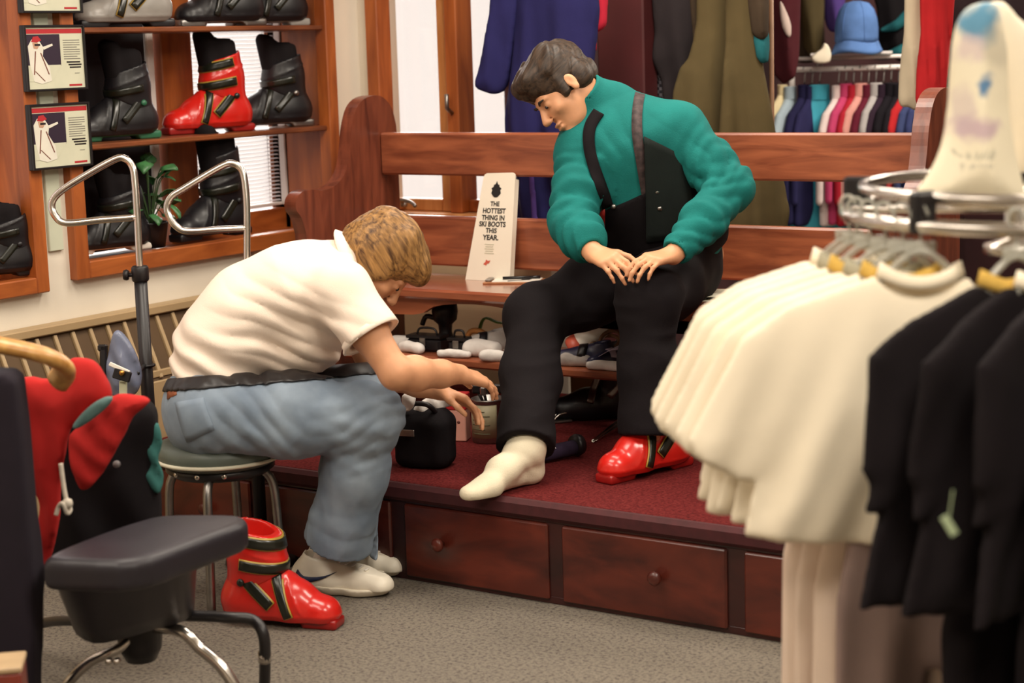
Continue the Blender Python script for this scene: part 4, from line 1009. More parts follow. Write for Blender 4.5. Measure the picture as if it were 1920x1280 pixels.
def px_cloth(pxs, D, sm=2, normal=None, **kw):
    """a garment hanging in the upright plane D metres in front of the camera (or the plane with the given normal)"""
    p0 = P(np.mean([q[0] for q in pxs]), np.mean([q[1] for q in pxs]), D); n = nrm(-_v0 if normal is None else normal)
    w_ = on_plane(pxs, p0, n); u = nrm(np.cross(V(0, 0, 1), n)); v = nrm(np.cross(n, u)); loc = np.stack([(w_ - p0) @ u, (w_ - p0) @ v], 1)
    if sm: loc = smooth_path(loc, sm, True)
    return cloth_mesh(loc, p0, u, v, **kw)

# ------------------------------------------------------------------ display shelves, boots, plant, blind window
def shelf(z, label):
    b = MB(); b.span((XW - .20, W1[0] + .031, z - .018), (XW + .02, W1[1] - .031, z), .004)
    return world_thing('display_shelf', b, WOOD_SHELF, label, 'shelf')
shelf(1.238, 'middle wooden shelf across the left window, under the red ski boot'); shelf(1.602, 'upper wooden shelf across the left window, at the top edge')
XB = -4.395
def shelf_boot(px_, z, label, shell, trim, yaw, cuff=.26, gold=True, scale=1.0, group=None, x=XB):
    q = Px(px_[0], px_[1], x); return ski_boot(label, (x, q[1], z), yaw, shell, trim, cuff, gold=gold, scale=scale, group=group)
yb_ = math.atan2(-.95, -.31)
shelf_boot((410, 240), 1.2385, 'red ski boot with black straps standing on the middle window shelf', RED, REDD, yb_, .262)
shelf_boot((525, 240), 1.2385, 'black ski boot at the right end of the middle window shelf', BOOTK, STEEL, yb_ - .12, .25, False, .98)
GREENT = mat('green_trim', (44, 104, 74), .4, .1, 14)
shelf_boot((235, 262), 1.2385, 'black ski boot with green trim at the left of the middle shelf', BOOTK, GREENT, yb_ + .1, .25, False, .95)
shelf_boot((412, 440), W1[2] + .056, 'black ski boot standing on the window sill before the white blind', BOOTK, BOOTK, yb_ + .25, .30, False, 1.0, x=XB + .02)
GREYB = mat('grey_boot_plastic', (150, 146, 140), .35, .08, 14)
shelf_boot((255, 46), 1.6025, 'grey ski boot on the upper window shelf, cut by the frame', GREYB, BOOTK, yb_, .25)
shelf_boot((432, 46), 1.6025, 'black ski boot in the middle of the upper window shelf', BOOTK, STEEL, yb_, .25, False)
shelf_boot((520, 46), 1.6025, 'black ski boot at the right end of the upper window shelf', BOOTK, GREYB, yb_, .25, False, .95)
shelf_boot((222, 470), W1[2] + .056, 'low black ski boot with white stripe in the bottom left window corner', BOOTK, WHITEP, yb_, .22, False, .9)
shelf_boot((8, 510), W2[2] + .056, 'black ski boot on the sill of the far left window', BOOTK, BOOTK, yb_, .22, False, .8, x=XB + .05)
# ivy in a dark pot
pq = Px(285, 462, XB + .03); pt = thing('potted_plant', 'green leafy plant in a dark pot on the left window sill', 'plant', (XB + .03, pq[1], W1[2] + .056))
b = MB(True); b.lathe([(.001, 0), (.045, 0), (.058, .08), (.06, .085), (.052, .085), (.05, .07), (.001, .068)], (0, 0, 0), 18); obj('pot', b, BLACKP, pt)
LEAF = mat('leaf_green', (62, 112, 66), .4, .25, 40); STEM = mat('stem_green', (58, 82, 44), .6, .1, 30)
lf = MB(True); A = np.array([[V(x * (.028 * math.sin(PI * min(1, (y / .075) ** .7)) + .001), y, .012 * math.sin(y * 40) - abs(x) * .008) for x in (-1, -.5, 0, .5, 1)] for y in np.linspace(.0, .075, 7)]); lf.sheet(A, .0012)
l0 = None
for k in range(26):
    a, r_, z_ = random.uniform(0, 2 * PI), random.uniform(.02, .085), random.uniform(.07, .33); rr = r_ * (1.25 - z_)
    base = V(0, 0, .07); tip = V(rr * math.cos(a), rr * math.sin(a) - .01, z_)
    b = MB(True); b.tube(smooth_path([base, base * .4 + tip * .6 + V(0, 0, .03), tip], 3), .0018, 5); obj('stem', b, STEM, pt)
    if l0 is None: l0 = o = obj('leaf', lf, LEAF, pt)
    else: o = l0.copy(); COL.objects.link(o); o.parent = pt
    o.location = tip; o.rotation_euler = (random.uniform(-.9, .5), random.uniform(-.5, .5), a - PI / 2 + random.uniform(-.5, .5)); s_ = random.uniform(.6, 1.05); o.scale = (s_, s_, s_)

# ------------------------------------------------------------------ framed skier prints on the pier
PRN = {k: mat('print_' + k, c, .45, .03, 20) for k, c in dict(cream=(206, 206, 182), navy=(44, 30, 48), red=(176, 40, 46), white=(222, 218, 204), skin=(190, 150, 124), grey=(128, 126, 116), black=(30, 24, 26), brown=(120, 70, 56)).items()}
PFX = np.stack([V(0, 1, 0), V(0, 0, 1), V(1, 0, 0)], 1)
def print_frame(z0, label):
    y0, y1, hh = 3.772, 4.014, .198
    t = thing('framed_print', label, 'picture', (XW + .046, (y0 + y1) / 2, z0), 0, 'framed prints on the pier'); wv = (y1 - y0) / 2
    b = MB(); b.span((-.010, -wv, 0), (.006, wv, hh), .002); obj('backing', b, BLACKP, t)
    b = MB()
    for lo, hi in (((.004, -wv, 0), (.014, -wv + .007, hh)), ((.004, wv - .007, 0), (.014, wv, hh)), ((.004, -wv + .007, hh - .007), (.014, wv - .007, hh)), ((.004, -wv + .007, 0), (.014, wv - .007, .007))): b.span(lo, hi, .0015)
    obj('frame', b, BLACKP, t)
    def flat(name, poly, m_, x):
        b = MB(); b.prism(poly, .0006, PFX, (x, -wv, 0)); return obj(name, b, m_, t)
    R_ = lambda a, c, b_, d: [(a, c), (b_, c), (b_, d), (a, d)]
    pp = flat('print', R_(.007, .007, 2 * wv - .007, hh - .007), PRN['cream'], .0065)
    def sub(name, poly, m_, x=.0071):
        b = MB(); b.prism(poly, .0006, PFX, (x, -wv, 0)); return obj(name, b, PRN[m_], pp)
    W_ = 2 * wv
    sub('red_band', R_(.009, hh - .026, W_ - .009, hh - .012), 'red'); sub('photo_ground', R_(.009, .075, .142, hh - .028), 'navy')
    sub('photo_ground', [(.009, .03), (.10, .03), (.142, .078), (.009, .078)], 'cream', .0074)
    sub('jacket', [(.014, .135), (.03, .155), (.06, .15), (.075, .13), (.07, .105), (.095, .07), (.10, .03), (.06, .022), (.03, .03), (.018, .08)], 'white', .0078)
    sub('hat', [(.028, .148), (.036, .163), (.055, .165), (.068, .152), (.05, .146)], 'red', .0083); sub('face', [(.032, .146), (.05, .147), (.06, .138), (.05, .126), (.036, .128)], 'skin', .0083)
    sub('goggles', R_(.040, .136, .062, .142), 'black', .0087); sub('pole_hand', [(.07, .132), (.11, .142), (.112, .136), (.076, .124)], 'white', .0083)
    for (x_, y_) in (((.04, .12), (.03, .05)), ((.06, .115), (.088, .05)), ((.035, .06), (.07, .03))):
        sub('outline', [x_, (x_[0] + .004, x_[1]), (y_[0] + .004, y_[1]), y_], 'brown', .0085)
    for k in range(9): sub('text_line', R_(.155, .150 - k * .007, .222 - (.012 if k % 4 == 3 else 0), .1525 - k * .007), 'grey')
    for k, (a_, c_) in enumerate(((.165, .22), (.172, .225), (.176, .222))): sub('text_line', R_(a_, .083 - k * .008, c_, .0875 - k * .008), 'black')
    sub('corner_mark', R_(.17, .012, .222, .018), 'red'); sub('signature', R_(.195, .05, .215, .052), 'grey')
print_frame(1.645, 'framed skier print at the top edge of the column of three'); print_frame(1.412, 'framed skier print in the middle of the column of three'); print_frame(1.176, 'framed skier print at the bottom of the column of three')

# ------------------------------------------------------------------ chrome handle stands
def handle_stand(loop, D, zc, label, foot):
    pts = [P(x, y, D) for x, y in loop]; top = smooth_path(pts, 5); base = pts[0].copy()
    t = thing('handle_stand', label, 'stand', (base[0], base[1], 0), 0, 'chrome handle stands')
    o = V(base[0], base[1], 0)
    b = MB(True); b.tube(np.concatenate([[V(base[0], base[1], zc - .05)], top]) - o, .0105, 12); obj('handle', b, CHROME, t)
    b = MB(True); b.tube([V(0, 0, .02), V(0, 0, zc)], .019, 14); obj('lower_pole', b, BLACKM, t)
    b = MB(True); b.lathe([(.022, 0), (.025, .005), (.025, .04), (.021, .045)], (0, 0, zc - .03), 14); obj('clamp', b, BLACKP, t)
    kd = -CR * .9 - VIEW * .2; b = MB(True); b.tube([V(0, 0, zc - .012), V(0, 0, zc - .012) + kd * .04], .006, 8); b.lathe([(.001, 0), (.014, 0), (.016, .006), (.014, .014), (.001, .015)], V(0, 0, zc - .012) + kd * .036, 12, frame(VIEW, kd)); obj('clamp_knob', b, BLACKP, t)
    b = MB(True); b.lathe([(.001, 0), (foot, 0), (foot, .012), (foot * .9, .02), (.03, .03), (.022, .06), (.001, .06)], (0, 0, 0), 24); obj('base', b, BLACKM, t)
handle_stand([(262, 500), (257, 400), (253, 340), (248, 312), (234, 297), (214, 299), (150, 335), (110, 362), (97, 383), (104, 405), (125, 418), (190, 412), (256, 407)], 5.24, P(262, 508, 5.24)[2], 'chrome handle stand further from the man, left of the pair', .11)
handle_stand([(463, 498), (463, 400), (460, 350), (453, 318), (436, 306), (412, 313), (345, 353), (322, 368), (313, 387), (318, 408), (332, 425), (352, 433), (410, 430), (462, 428)], 5.30, P(463, 560, 5.30)[2], 'chrome handle stand behind the back of the man in white', .11)

# ------------------------------------------------------------------ round stool, fitting stool, armchair, jacket
so_ = P(412, 852, 5.0); zt = .468
st = thing('round_stool', 'round grey green cushioned stool with cream piping under the blond man', 'stool', (so_[0], so_[1], 0))
CUSH = mat('grey_green_vinyl', (84, 92, 84), .45, .1, 12); PIPE = mat('cream_piping', (204, 198, 176), .5, .05, 20)
b = MB(True); b.lathe([(.001, zt - .07), (.15, zt - .07), (.168, zt - .058), (.172, zt - .035), (.165, zt - .012), (.13, zt - .002), (.001, zt)], (0, 0, 0), 36); obj('cushion', b, CUSH, st)
b = MB(True); b.tube([(.172 * math.cos(a), .172 * math.sin(a), zt - .052) for a in np.linspace(0, 2 * PI, 40)[:-1]], .0055, 8, True); obj('piping', b, PIPE, st)
b = MB(True); b.lathe([(.001, zt - .10), (.13, zt - .10), (.15, zt - .085), (.15, zt - .07), (.001, zt - .07)], (0, 0, 0), 30); obj('seat_pan', b, BLACKM, st)
a0 = math.atan2(-CR[1], -CR[0]) - .1
for k in range(4):
    a = a0 + k * PI / 2; d = V(math.cos(a), math.sin(a), 0); b = MB(True); b.tube(smooth_path([d * .11 + V(0, 0, zt - .09), d * .145 + V(0, 0, zt - .13), d * .155 + V(0, 0, .2), d * .17 + V(0, 0, .01)], 4), .0125, 10); lg = obj('leg', b, STEEL, st)
    b = MB(True); b.lathe([(.001, 0), (.017, 0), (.017, .016), (.013, .02), (.001, .02)], d * .17, 12); obj('rubber_foot', b, BLACKP, lg)
for k in range(3):
    b = MB(True); b.lathe([(.001, .004), (.006, .003), (.008, 0), (.008, -.01)], V(math.cos(a0 + .9 + k * .5), math.sin(a0 + .9 + k * .5), 0) * .149 + V(0, 0, zt - .08), 10, frame(V(0, 0, 1), V(math.cos(a0 + .9 + k * .5), math.sin(a0 + .9 + k * .5), 0))); obj('screw', b, CHROME, st)

ft = thing('padded_stool', 'black padded fitting stool with curved chrome legs in the left foreground', 'stool', tuple(Pz(235, 1190, 0) * V(1, 1, 0)))
VIN = mat('black_vinyl', (38, 34, 40), .42, .1, 8, spec=.4)
zs = .47
def ring_z(pxs, z): return np.array([Pz(x, y, z) for x, y in pxs])
top = ring_z([(80, 1043), (120, 1022), (190, 995), (250, 975), (300, 963), (380, 961), (445, 962), (464, 968), (455, 980), (400, 1000), (336, 1024), (285, 1042), (220, 1052), (140, 1050), (95, 1048)], zs)[:, :2]
c0 = top.mean(0); s = SDF(V(*(top.min(0)), zs - .09), V(*(top.max(0)), zs + .02), .006)
d2 = poly_sdf(smooth_path(top, 2, True), s.ax[0][:, None], s.ax[1][None, :]); Z = s.ax[2][None, None, :]; r_ = .022
q1 = d2[:, :, None] + r_; q2 = np.abs(Z - (zs - .038) - .006 * (1 - np.exp(np.minimum(d2, 0) / .06))[:, :, None]) - .036 + r_
s.d = (np.minimum(np.maximum(q1, q2), 0) + np.sqrt(np.maximum(q1, 0) ** 2 + np.maximum(q2, 0) ** 2) - r_).astype(np.float32)
obj('seat_cushion', s.mesh(1), VIN, ft, True)
T_ = smooth_path(ring_z([(88, 1052), (150, 1030), (230, 1005), (300, 990), (350, 990), (372, 1010), (366, 1040), (345, 1058), (300, 1066), (220, 1076), (140, 1072)], zs - .045), 3, True)
B_ = smooth_path(ring_z([(138, 1180), (180, 1160), (235, 1146), (290, 1138), (335, 1136), (360, 1140), (362, 1150), (340, 1166), (295, 1178), (235, 1196), (175, 1206)], .215), 3, True)
rows = [T_ * (1 - t) + B_ * t for t in np.linspace(0, 1, 6)]; n_ = len(T_); vs_ = np.concatenate(rows); fs = [(i * n_ + k, i * n_ + (k + 1) % n_, (i + 1) * n_ + (k + 1) % n_, (i + 1) * n_ + k) for i in range(5) for k in range(n_)] + [tuple(range(n_))[::-1], tuple(range(5 * n_, 6 * n_))]
obj('skirt', (vs_, [q[::-1] for q in fs]), VIN, ft, True)
hub = Pz(262, 1190, .17)
b = MB(True); b.lathe([(.001, -.06), (.035, -.06), (.05, -.03), (.055, .02), (.10, .06), (.001, .06)], hub, 20); obj('hub', b, BLACKM, ft, True)
def leg(pts, m_, r=.0125, nm='leg'):
    b = MB(True); b.tube(smooth_path(pts, 5), r, 12); return obj(nm, b, m_, ft, True)
leg([hub + V(0, 0, .02), Pz(336, 1182, .20), Pz(375, 1215, .16), Pz(415, 1250, .12), Pz(448, 1300, .06), Pz(470, 1345, .008)], CHROME, .014)
leg([hub + V(0, 0, .02), Pz(225, 1214, .16), Pz(170, 1240, .13), Pz(128, 1280, .08), Pz(105, 1320, .008)], CHROME, .012)
leg([hub + V(0, 0, .05), Pz(360, 1154, .21), Pz(430, 1157, .21), Pz(474, 1162, .20), Pz(494, 1190, .17), Pz(497, 1240, .10), Pz(495, 1300, .008)], BLACKM, .0135)
leg([hub + V(0, 0, .0), Pz(150, 1165, .17), Pz(80, 1168, .12), Pz(40, 1190, .05), Pz(30, 1210, .008)], BLACKM, .0125)
b = MB(True); b.tube([Pz(496, 1222, .125), Pz(496, 1240, .10)], .0155, 12); obj('leg_ferrule', b, CHROME, ft, True)
for x_ in (203, 218):
    b = MB(True); b.lathe([(.001, .006), (.006, .005), (.008, 0), (.008, -.012)], P(x_, 1240, 4.0), 10, frame(CR, -VIEW)); obj('bolt', b, CHROME, ft, True)

ac = thing('armchair', 'dark armchair with a pale wooden arm at the left edge of the frame', 'chair', tuple(P(15, 1000, 3.95) * V(1, 1, 0)))
ARMW = wood('pale_arm_wood', (168, 116, 56), (206, 158, 88), (6, 6, 6), 5)
UPH = fabric('dark_upholstery', (36, 30, 38), .1, 8)
side = [(-160, 690), (20, 694), (38, 705), (50, 800), (62, 950), (76, 1080), (74, 1180), (70, 1300), (70, 1440), (30, 1455), (-160, 1455)]
obj('side_panel', px_cloth(side, 3.95, 1, th=.05, bulge=.012, noise=0, h=.014), UPH, ac, True)
b = MB(True); b.tube(smooth_path([P(-150, 620, 3.9), P(-40, 640, 3.9), P(40, 655, 3.92), P(95, 670, 3.95), P(122, 690, 4.0), P(108, 716, 4.05)], 5), [.03] * 5 + [.03] * 15 + [.028] * 6, 14, flat=.62); obj('arm_rest', b, ARMW, ac, True)
b = MB(); q0, q1 = P(-160, 960, 4.0), P(10, 1010, 4.2); b.span((q0[0] - .5, q0[1] - .15, .30), (q0[0] + .02, q0[1] + .15, .42), .03); obj('seat', b, UPH, ac, True)
for dx, dy in ((-.46, -.1), (-.46, .12), (-.04, -.1)):
    b = MB(); b.box(V(q0[0] + dx, q0[1] + dy, .15), (.045, .045, .30)); obj('leg', b, ARMW, ac, True)
c_ = P(-14, 1250, 3.62); hz_ = c_[2]
cr = thing('wooden_box', 'red brown wooden box with a pale edge at the bottom left corner', 'box', (c_[0], c_[1], 0))
cb = MB(); cb.box(V(c_[0], c_[1], hz_ / 2), (.12, .10, hz_), rotz(.75), .005); obj('body', cb, wood('box_wood', (104, 34, 26), (140, 56, 40), (4, 4, 2), 4), cr, True)
b = MB(); b.box(V(c_[0], c_[1], hz_ + .006), (.124, .104, .012), rotz(.75), .003); obj('edge', b, mat('pale_edge', (176, 150, 116), .5), cr, True)

REDC = fabric('red_jacket_cloth', (176, 38, 36), .08, 7); TEALC = fabric('teal_lining', (54, 104, 100), .15, 12); BLKC = fabric('black_garment', (20, 16, 19), .12, 7)
dk = thing('dark_jacket', 'black jacket with a teal lining hung behind the red jacket', 'jacket', tuple(P(230, 900, 4.45) * V(1, 1, 0)))
obj('shell', px_cloth([(90, 760), (200, 748), (284, 752), (296, 800), (290, 860), (300, 930), (298, 1010), (250, 1060), (150, 1090), (100, 1060), (95, 900)], 4.45, th=.03, bulge=.04, folds=((.16, .012, .3, 1.5),), noise=.014, nf=(7, 7), h=.011), BLKC, dk, True)
obj('lining', px_cloth([(268, 800), (296, 792), (304, 830), (296, 860), (306, 890), (300, 925), (282, 918), (272, 890), (282, 868), (268, 846)], 4.42, th=.014, bulge=.012, folds=((.05, .006, .6, 2),), noise=.006, nf=(20, 20), h=.007), TEALC, dk, True)
b = MB(True); b.lathe([(.001, .004), (.007, .003), (.009, 0), (.009, -.01)], P(218, 870, 4.335), 12, frame(CR, -VIEW)); obj('snap', b, mat('dull_snap', (110, 104, 104), .4), dk, True)
rj = thing('red_jacket', 'bright red ski jacket with a white drawcord draped over the dark armchair', 'jacket', tuple(P(120, 900, 4.2) * V(1, 1, 0)))
obj('body', px_cloth([(40, 708), (80, 712), (116, 704), (126, 676), (150, 670), (178, 676), (196, 700), (212, 742), (180, 770), (134, 800), (124, 850), (112, 900), (112, 965), (104, 1010), (88, 1060), (72, 1096), (56, 1070), (62, 1010), (72, 950), (50, 880), (44, 790)], 4.2, th=.018, bulge=.03, folds=((.13, .014, -.25, 1.6), (.06, .005, .1, 2.0)), noise=.012, nf=(9, 7), h=.0085), REDC, rj, True)
obj('sleeve', px_cloth([(208, 744), (240, 738), (286, 748), (252, 778), (236, 810), (214, 850), (190, 890), (158, 922), (142, 900), (130, 850), (130, 815), (160, 790)], 4.14, th=.016, bulge=.034, folds=((.07, .006, .8, 1.5),), noise=.010, nf=(11, 11), h=.008), REDC, rj, True)
obj('collar_lining', px_cloth([(134, 803), (150, 778), (180, 752), (206, 742), (211, 750), (196, 768), (168, 790), (146, 803)], 4.09, th=.012, bulge=.012, noise=.003, h=.006), mat('grey_teal_lining', (82, 112, 110), .8, .15, 20), rj, True)
CORD = mat('white_cord', (206, 196, 180), .7, .08, 60)
b = MB(True); b.tube(smooth_path([P(114, 868, 4.08), P(118, 900, 4.08), P(122, 925, 4.08), P(127, 945, 4.08), P(132, 955, 4.08), P(126, 962, 4.07), P(118, 944, 4.06), P(110, 950, 4.07), (P(105, 966, 4.07))], 5), .0052, 8); b.lathe([(.001, -.012), (.01, -.008), (.012, 0), (.01, .008), (.001, .012)], P(127, 943, 4.07), 10); obj('drawcord', b, CORD, rj, True)
bgm = clear_plastic('blue_grey_plastic', (120, 128, 152), .8, .25)
bt_ = thing('plastic_pouch', 'peaked blue grey plastic pouch with a pale bar beside the black pole', 'pouch', tuple(P(232, 735, 5.17)))
obj('pouch', px_cloth([(210, 632), (218, 618), (232, 626), (252, 654), (264, 690), (264, 722), (250, 742), (222, 745), (200, 735), (196, 712), (202, 670)], 5.17, th=.014, bulge=.03, folds=((.05, .005, .4, 2),), noise=.008, nf=(18, 18), h=.0065), bgm, bt_, True)
b = MB(); b.box(P(224, 690, 5.10), (.062, .008, .012), frame(nrm(CR - CU * .45), CU), .003); obj('bar', b, WHITEP, bt_, True)
b = MB(); b.box(P(229, 703, 5.10), (.05, .012, .03), frame(nrm(CR - CU * .3), CU), .006); obj('buckle', b, BLACKP, bt_, True)
b = MB(True); b.lathe([(.001, .004), (.006, .003), (.008, 0), (.008, -.01)], P(228, 699, 5.085), 10, frame(CR, -VIEW)); obj('rivet', b, mat('brass', (190, 140, 70), .3, .1, 20, metal=1), bt_, True)
b = MB(); b.box(P(231, 730, 5.12), (.022, .012, .05), frame(CR, CU), .004); obj('tab', b, mat('pale_tab', (190, 190, 160), .5), bt_, True)
b = MB(); b.box(P(195, 680, 5.17), (.02, .03, .10), frame(CR, CU), .006); b.box(P(193, 652, 5.17), (.026, .03, .02), frame(CR, CU), .008); obj('clip', b, BLACKP, bt_, True)
pc = P(262, 690, 5.24); pb0 = P(262, 500, 5.24); pc = V(pb0[0], pb0[1], pc[2])
b = MB(True); b.tube([pc + V(.023 * math.cos(a), .023 * math.sin(a), 0) for a in np.linspace(0, 2 * PI, 20)[:-1]], .005, 6, True); b.tube([P(258, 700, 5.16), pc - VIEW * .024], .006, 6); obj('hanging_loop', b, BLACKP, bt_, True)
# red boot on the floor behind the fitting stool
q0, q1 = Pz(428, 1160, 0), Pz(602, 1174, 0); dd = nrm(q1 - q0)
ski_boot('red ski boot standing on the grey carpet by the white sneakers', tuple((q0 + dd * .12) * V(1, 1, 0)), math.atan2(dd[1], dd[0]) + .02, RED, REDD, .262, liner=False)
# ------------------------------------------------------------------ round clothes rack at the right
RC = P(1985, 398, 3.2); RZ = 1.19; RR = .37; RC = V(RC[0], RC[1], 0)
rk = thing('round_clothes_rack', 'chrome round clothes rack full of white and black tops at the right', 'clothes rack', tuple(RC))
def ring(r, z, tr, m_, nm, c=RC, par=None, n=64):
    b = MB(True); b.tube([(r * math.cos(a), r * math.sin(a), z) for a in np.linspace(0, 2 * PI, n + 1)[:-1]], tr, 10, True); return obj(nm, b, m_, par)
ring(RR, RZ, .0125, CHROME, 'top_ring', par=rk); ring(RR - .03, RZ + .045, .010, CHROME, 'upper_ring', par=rk); ring(RR - .05, .745, .010, CHROME, 'lower_ring', par=rk)
b = MB(True); b.tube([(0, 0, .06), (0, 0, RZ + .05)], .02, 14); obj('post', b, CHROME, rk)
for k in range(4):
    a = k * PI / 2 + .3; d = V(math.cos(a), math.sin(a), 0)
    for z_, r_ in ((RZ, RR), (.745, RR - .05)):
        b = MB(True); b.tube([V(0, 0, z_), d * r_ + V(0, 0, z_)], .008, 8); obj('spoke', b, CHROME, rk)
    b = MB(True); b.tube(smooth_path([V(0, 0, .10), d * .15 + V(0, 0, .085), d * .34 + V(0, 0, .05), d * .40 + V(0, 0, .012)], 4), .013, 10); obj('foot', b, CHROME, rk)
for a in np.radians([190, 250, 310]):
    d = V(math.cos(a), math.sin(a), 0); b = MB(); b.box(d * (RR - .012) + V(0, 0, RZ + .022), (.05, .024, .07), rotz(a), .006); obj('ring_clamp', b, BLACKP, rk)
CLEARP = clear_plastic('clear_hanger_plastic', (186, 184, 172), .55, .12)
def hanger_mesh(mb, half=.16):
    """local: u outwards, z up, hook over z=0"""
    mb.tube(smooth_path([V(-.012, 0, .004), V(-.004, 0, .019), V(.010, 0, .018), V(.016, 0, .004), V(.008, 0, -.012), V(0, 0, -.03), V(0, 0, -.055)], 4), .0032, 7)
    mb.tube(smooth_path([V(-half, 0, -.150), V(-half * .5, 0, -.115), V(0, 0, -.055), V(half * .5, 0, -.115), V(half, 0, -.150)], 5), .0065, 8)
    mb.box(V(0, 0, -.05), (.05, .008, .022), None, .003)
def tee(L, hw, sl, inner=None, fl=.032):
    R_ = [(0, -.010), (.045, -.012), (.075, .004), (.10, -.004), (hw - .05, -.042), (hw + .03, -.095), (hw + sl, -.275), (hw + sl - .014, -.300), (hw + .040, -.345), (hw + .012, -.345), (hw + .016, -.36), (hw + fl, -L), (.10, -L - .012)]
    if inner is None: return R_ + [(-x, y) for x, y in R_[:0:-1]]
    return R_ + [(-inner - .02, -L - .012), (-inner - .015, -.36), (-inner - .01, -.12), (-.10, -.03), (-.075, .004), (-.045, -.012)]      # pressed in by its neighbours
WHT = fabric('white_cotton', (242, 230, 206), .03, 5, bmp=.3); BLKT = fabric('black_cotton', (20, 14, 17), .1, 6)
YEL = fabric('yellow_rib', (206, 168, 84), .06, 20); GRYR = fabric('grey_rib', (168, 162, 140), .06, 20)
def rack_top(a, label, m_, col, L=.52, hw=.235, sl=.115, grp=None, seed=1.0, z=RZ, fl=.010, yaw=None, inner=None, flare=.032):
    d = V(math.cos(a), math.sin(a), 0); o = RC + d * RR + V(0, 0, z)
    if yaw is not None: a = yaw
    t = thing('tee_shirt', label, 'shirt', tuple(o), a, grp)
    m1 = cloth_mesh(np.array(tee(L, hw, sl, inner, flare)) + V(0, -.085), V(0, 0, 0), V(1, 0, 0), V(0, 0, 1), th=.009, bulge=.016, folds=((.20, fl, .15, 1.2), (.085, .005, .35, 1.1)), noise=.010, nf=(9, 6), h=.0085, seed=seed)
    obj('body', m1, m_, t)
    b = MB(True); rows = []
    for k in range(25):
        q = 2 * PI * k / 24; x, y = .070 * math.cos(q), .022 * math.sin(q); rows.append([V(x, y, -.102 + .020 * (math.cos(q) ** 2)), V(x * .95, y * .95, -.092 + .022 * math.cos(q) ** 2), V(x * .90, y * .9, -.080 + .022 * math.cos(q) ** 2)])
    b.sheet(np.array(rows), .005); obj('neckband', b, col, t)
    h_ = MB(True); hanger_mesh(h_); ho = obj('clothes_hanger', h_, CLEARP); ho.location = o + V(0, 0, .0145); ho.rotation_euler = (0, 0, a); _MW[ho.name] = np.array(Matrix.LocRotScale(Vector(ho.location), ho.rotation_euler, None))
    setp(ho, 'hanger of the ' + label, 'hanger', 'clear hangers on the round rack')
    return t
angs = [(214, 186), (222, 190), (230, 194), (238, 198), (245, 202), (251, 206)]
wl = ['white short sleeved top furthest back on the left of the rack', 'white top second from the back on the left of the rack', 'white top third from the back, with a yellow neckband', 'white top third in front of the white ones, grey neckband', 'white top with yellow neckband just behind the foremost white one', 'foremost white top, broad and fully visible beside the black ones']
cols = [WHT, GRYR, YEL, GRYR, YEL, WHT]
for i, (a, yw) in enumerate(angs): rack_top(math.radians(a), wl[i], WHT, cols[i], .425 + .010 * (i % 3), .262, .125, 'white tops on the round rack', seed=i * 1.7, yaw=math.radians(yw), inner=.10)
bl_lab = ['black top nearest the white ones on the round rack', 'black top second from the white ones on the rack', 'black top with a grey neckband near the right edge', 'black top at the right edge of the frame', 'black top furthest round the rack, cut by the frame']
for i, (a, yw) in enumerate(((277, 234), (285, 242), (294, 251), (304, 261), (316, 277))): rack_top(math.radians(a), bl_lab[i], BLKT, (YEL, WHT, GRYR, YEL, GRYR)[i], .50, .235, .045, 'black tops on the round rack', seed=i * 2.3 + 5, flare=.055, yaw=math.radians(yw))
# hang tag string on the black tops
tg = MB(); q = P(1780, 985, 2.50); tg.box(q, (.012, .002, .03), frame(nrm(CR + CU * .6), CU), .0008); tg.tube([q + V(0, 0, .014), q + V(.004, .002, .05)], .0012, 5)
obj('swing_tag', tg, mat('pale_tag', (150, 164, 130), .5), bpy.data.objects['tee_shirt.007'], True)
PINK = fabric('off_white_trouser_cotton', (226, 204, 186), .04, 6); GRYP = fabric('grey_trouser_cotton', (150, 128, 122), .06, 6)
def trousers(a, label, m_, r=RR - .05, z=.745, L=.69, hw=.17, seed=0, grp='trousers on the lower ring', yaw=None):
    d = V(math.cos(a), math.sin(a), 0); o = RC + d * r + V(0, 0, z - .004)
    ol = [(-hw + .03, -.03), (hw - .03, -.03), (hw, -.20), (hw + .005, -.45), (hw - .01, -L), (.03, -L), (.012, -.32), (-.012, -.32), (-.03, -L), (-hw + .01, -L), (-hw - .005, -.45), (-hw, -.20)]
    t = thing('trousers', label, 'trousers', tuple(o), a if yaw is None else yaw, grp)
    obj('legs', cloth_mesh(ol, V(0, 0, 0), V(1, 0, 0), V(0, 0, 1), th=.012, bulge=.020, folds=((.10, .014, .03, 1.2),), noise=.012, nf=(8, 3), h=.0095, seed=seed), m_, t)
    b = MB(); b.box((0, 0, -.035), (2 * hw - .05, .030, .03), None, .006); obj('waistband', b, m_, t)
    b = MB(True); b.tube(smooth_path([V(-.012, 0, .012), V(0, 0, .019), V(.012, 0, .010), V(.006, 0, -.008), V(0, 0, -.03)], 4), .003, 6); b.box((0, 0, -.024), (.2, .006, .012), None, .002); obj('clip_hanger', b, CLEARP, t)
trl = ['off white trousers at the back left under the white tops', 'off white trousers, leftmost pair in front under the white tops', 'off white trousers under the middle of the white tops', 'off white trousers under the yellow necked tops', 'off white trousers just left of the grey pair', 'greyish trousers beside the black tops on the lower ring', 'black trousers hanging below the black tops', 'black trousers at the lower right corner of the frame']
for i, (a, yw, m_) in enumerate(((196, 186, PINK), (207, 192, PINK), (218, 197, PINK), (229, 202, PINK), (240, 207, PINK), (250, 214, GRYP), (284, 244, BLKT), (300, 255, BLKT))): trousers(math.radians(a), trl[i], m_, seed=i * 1.3, yaw=math.radians(yw), hw=.17 if i < 6 else .22)

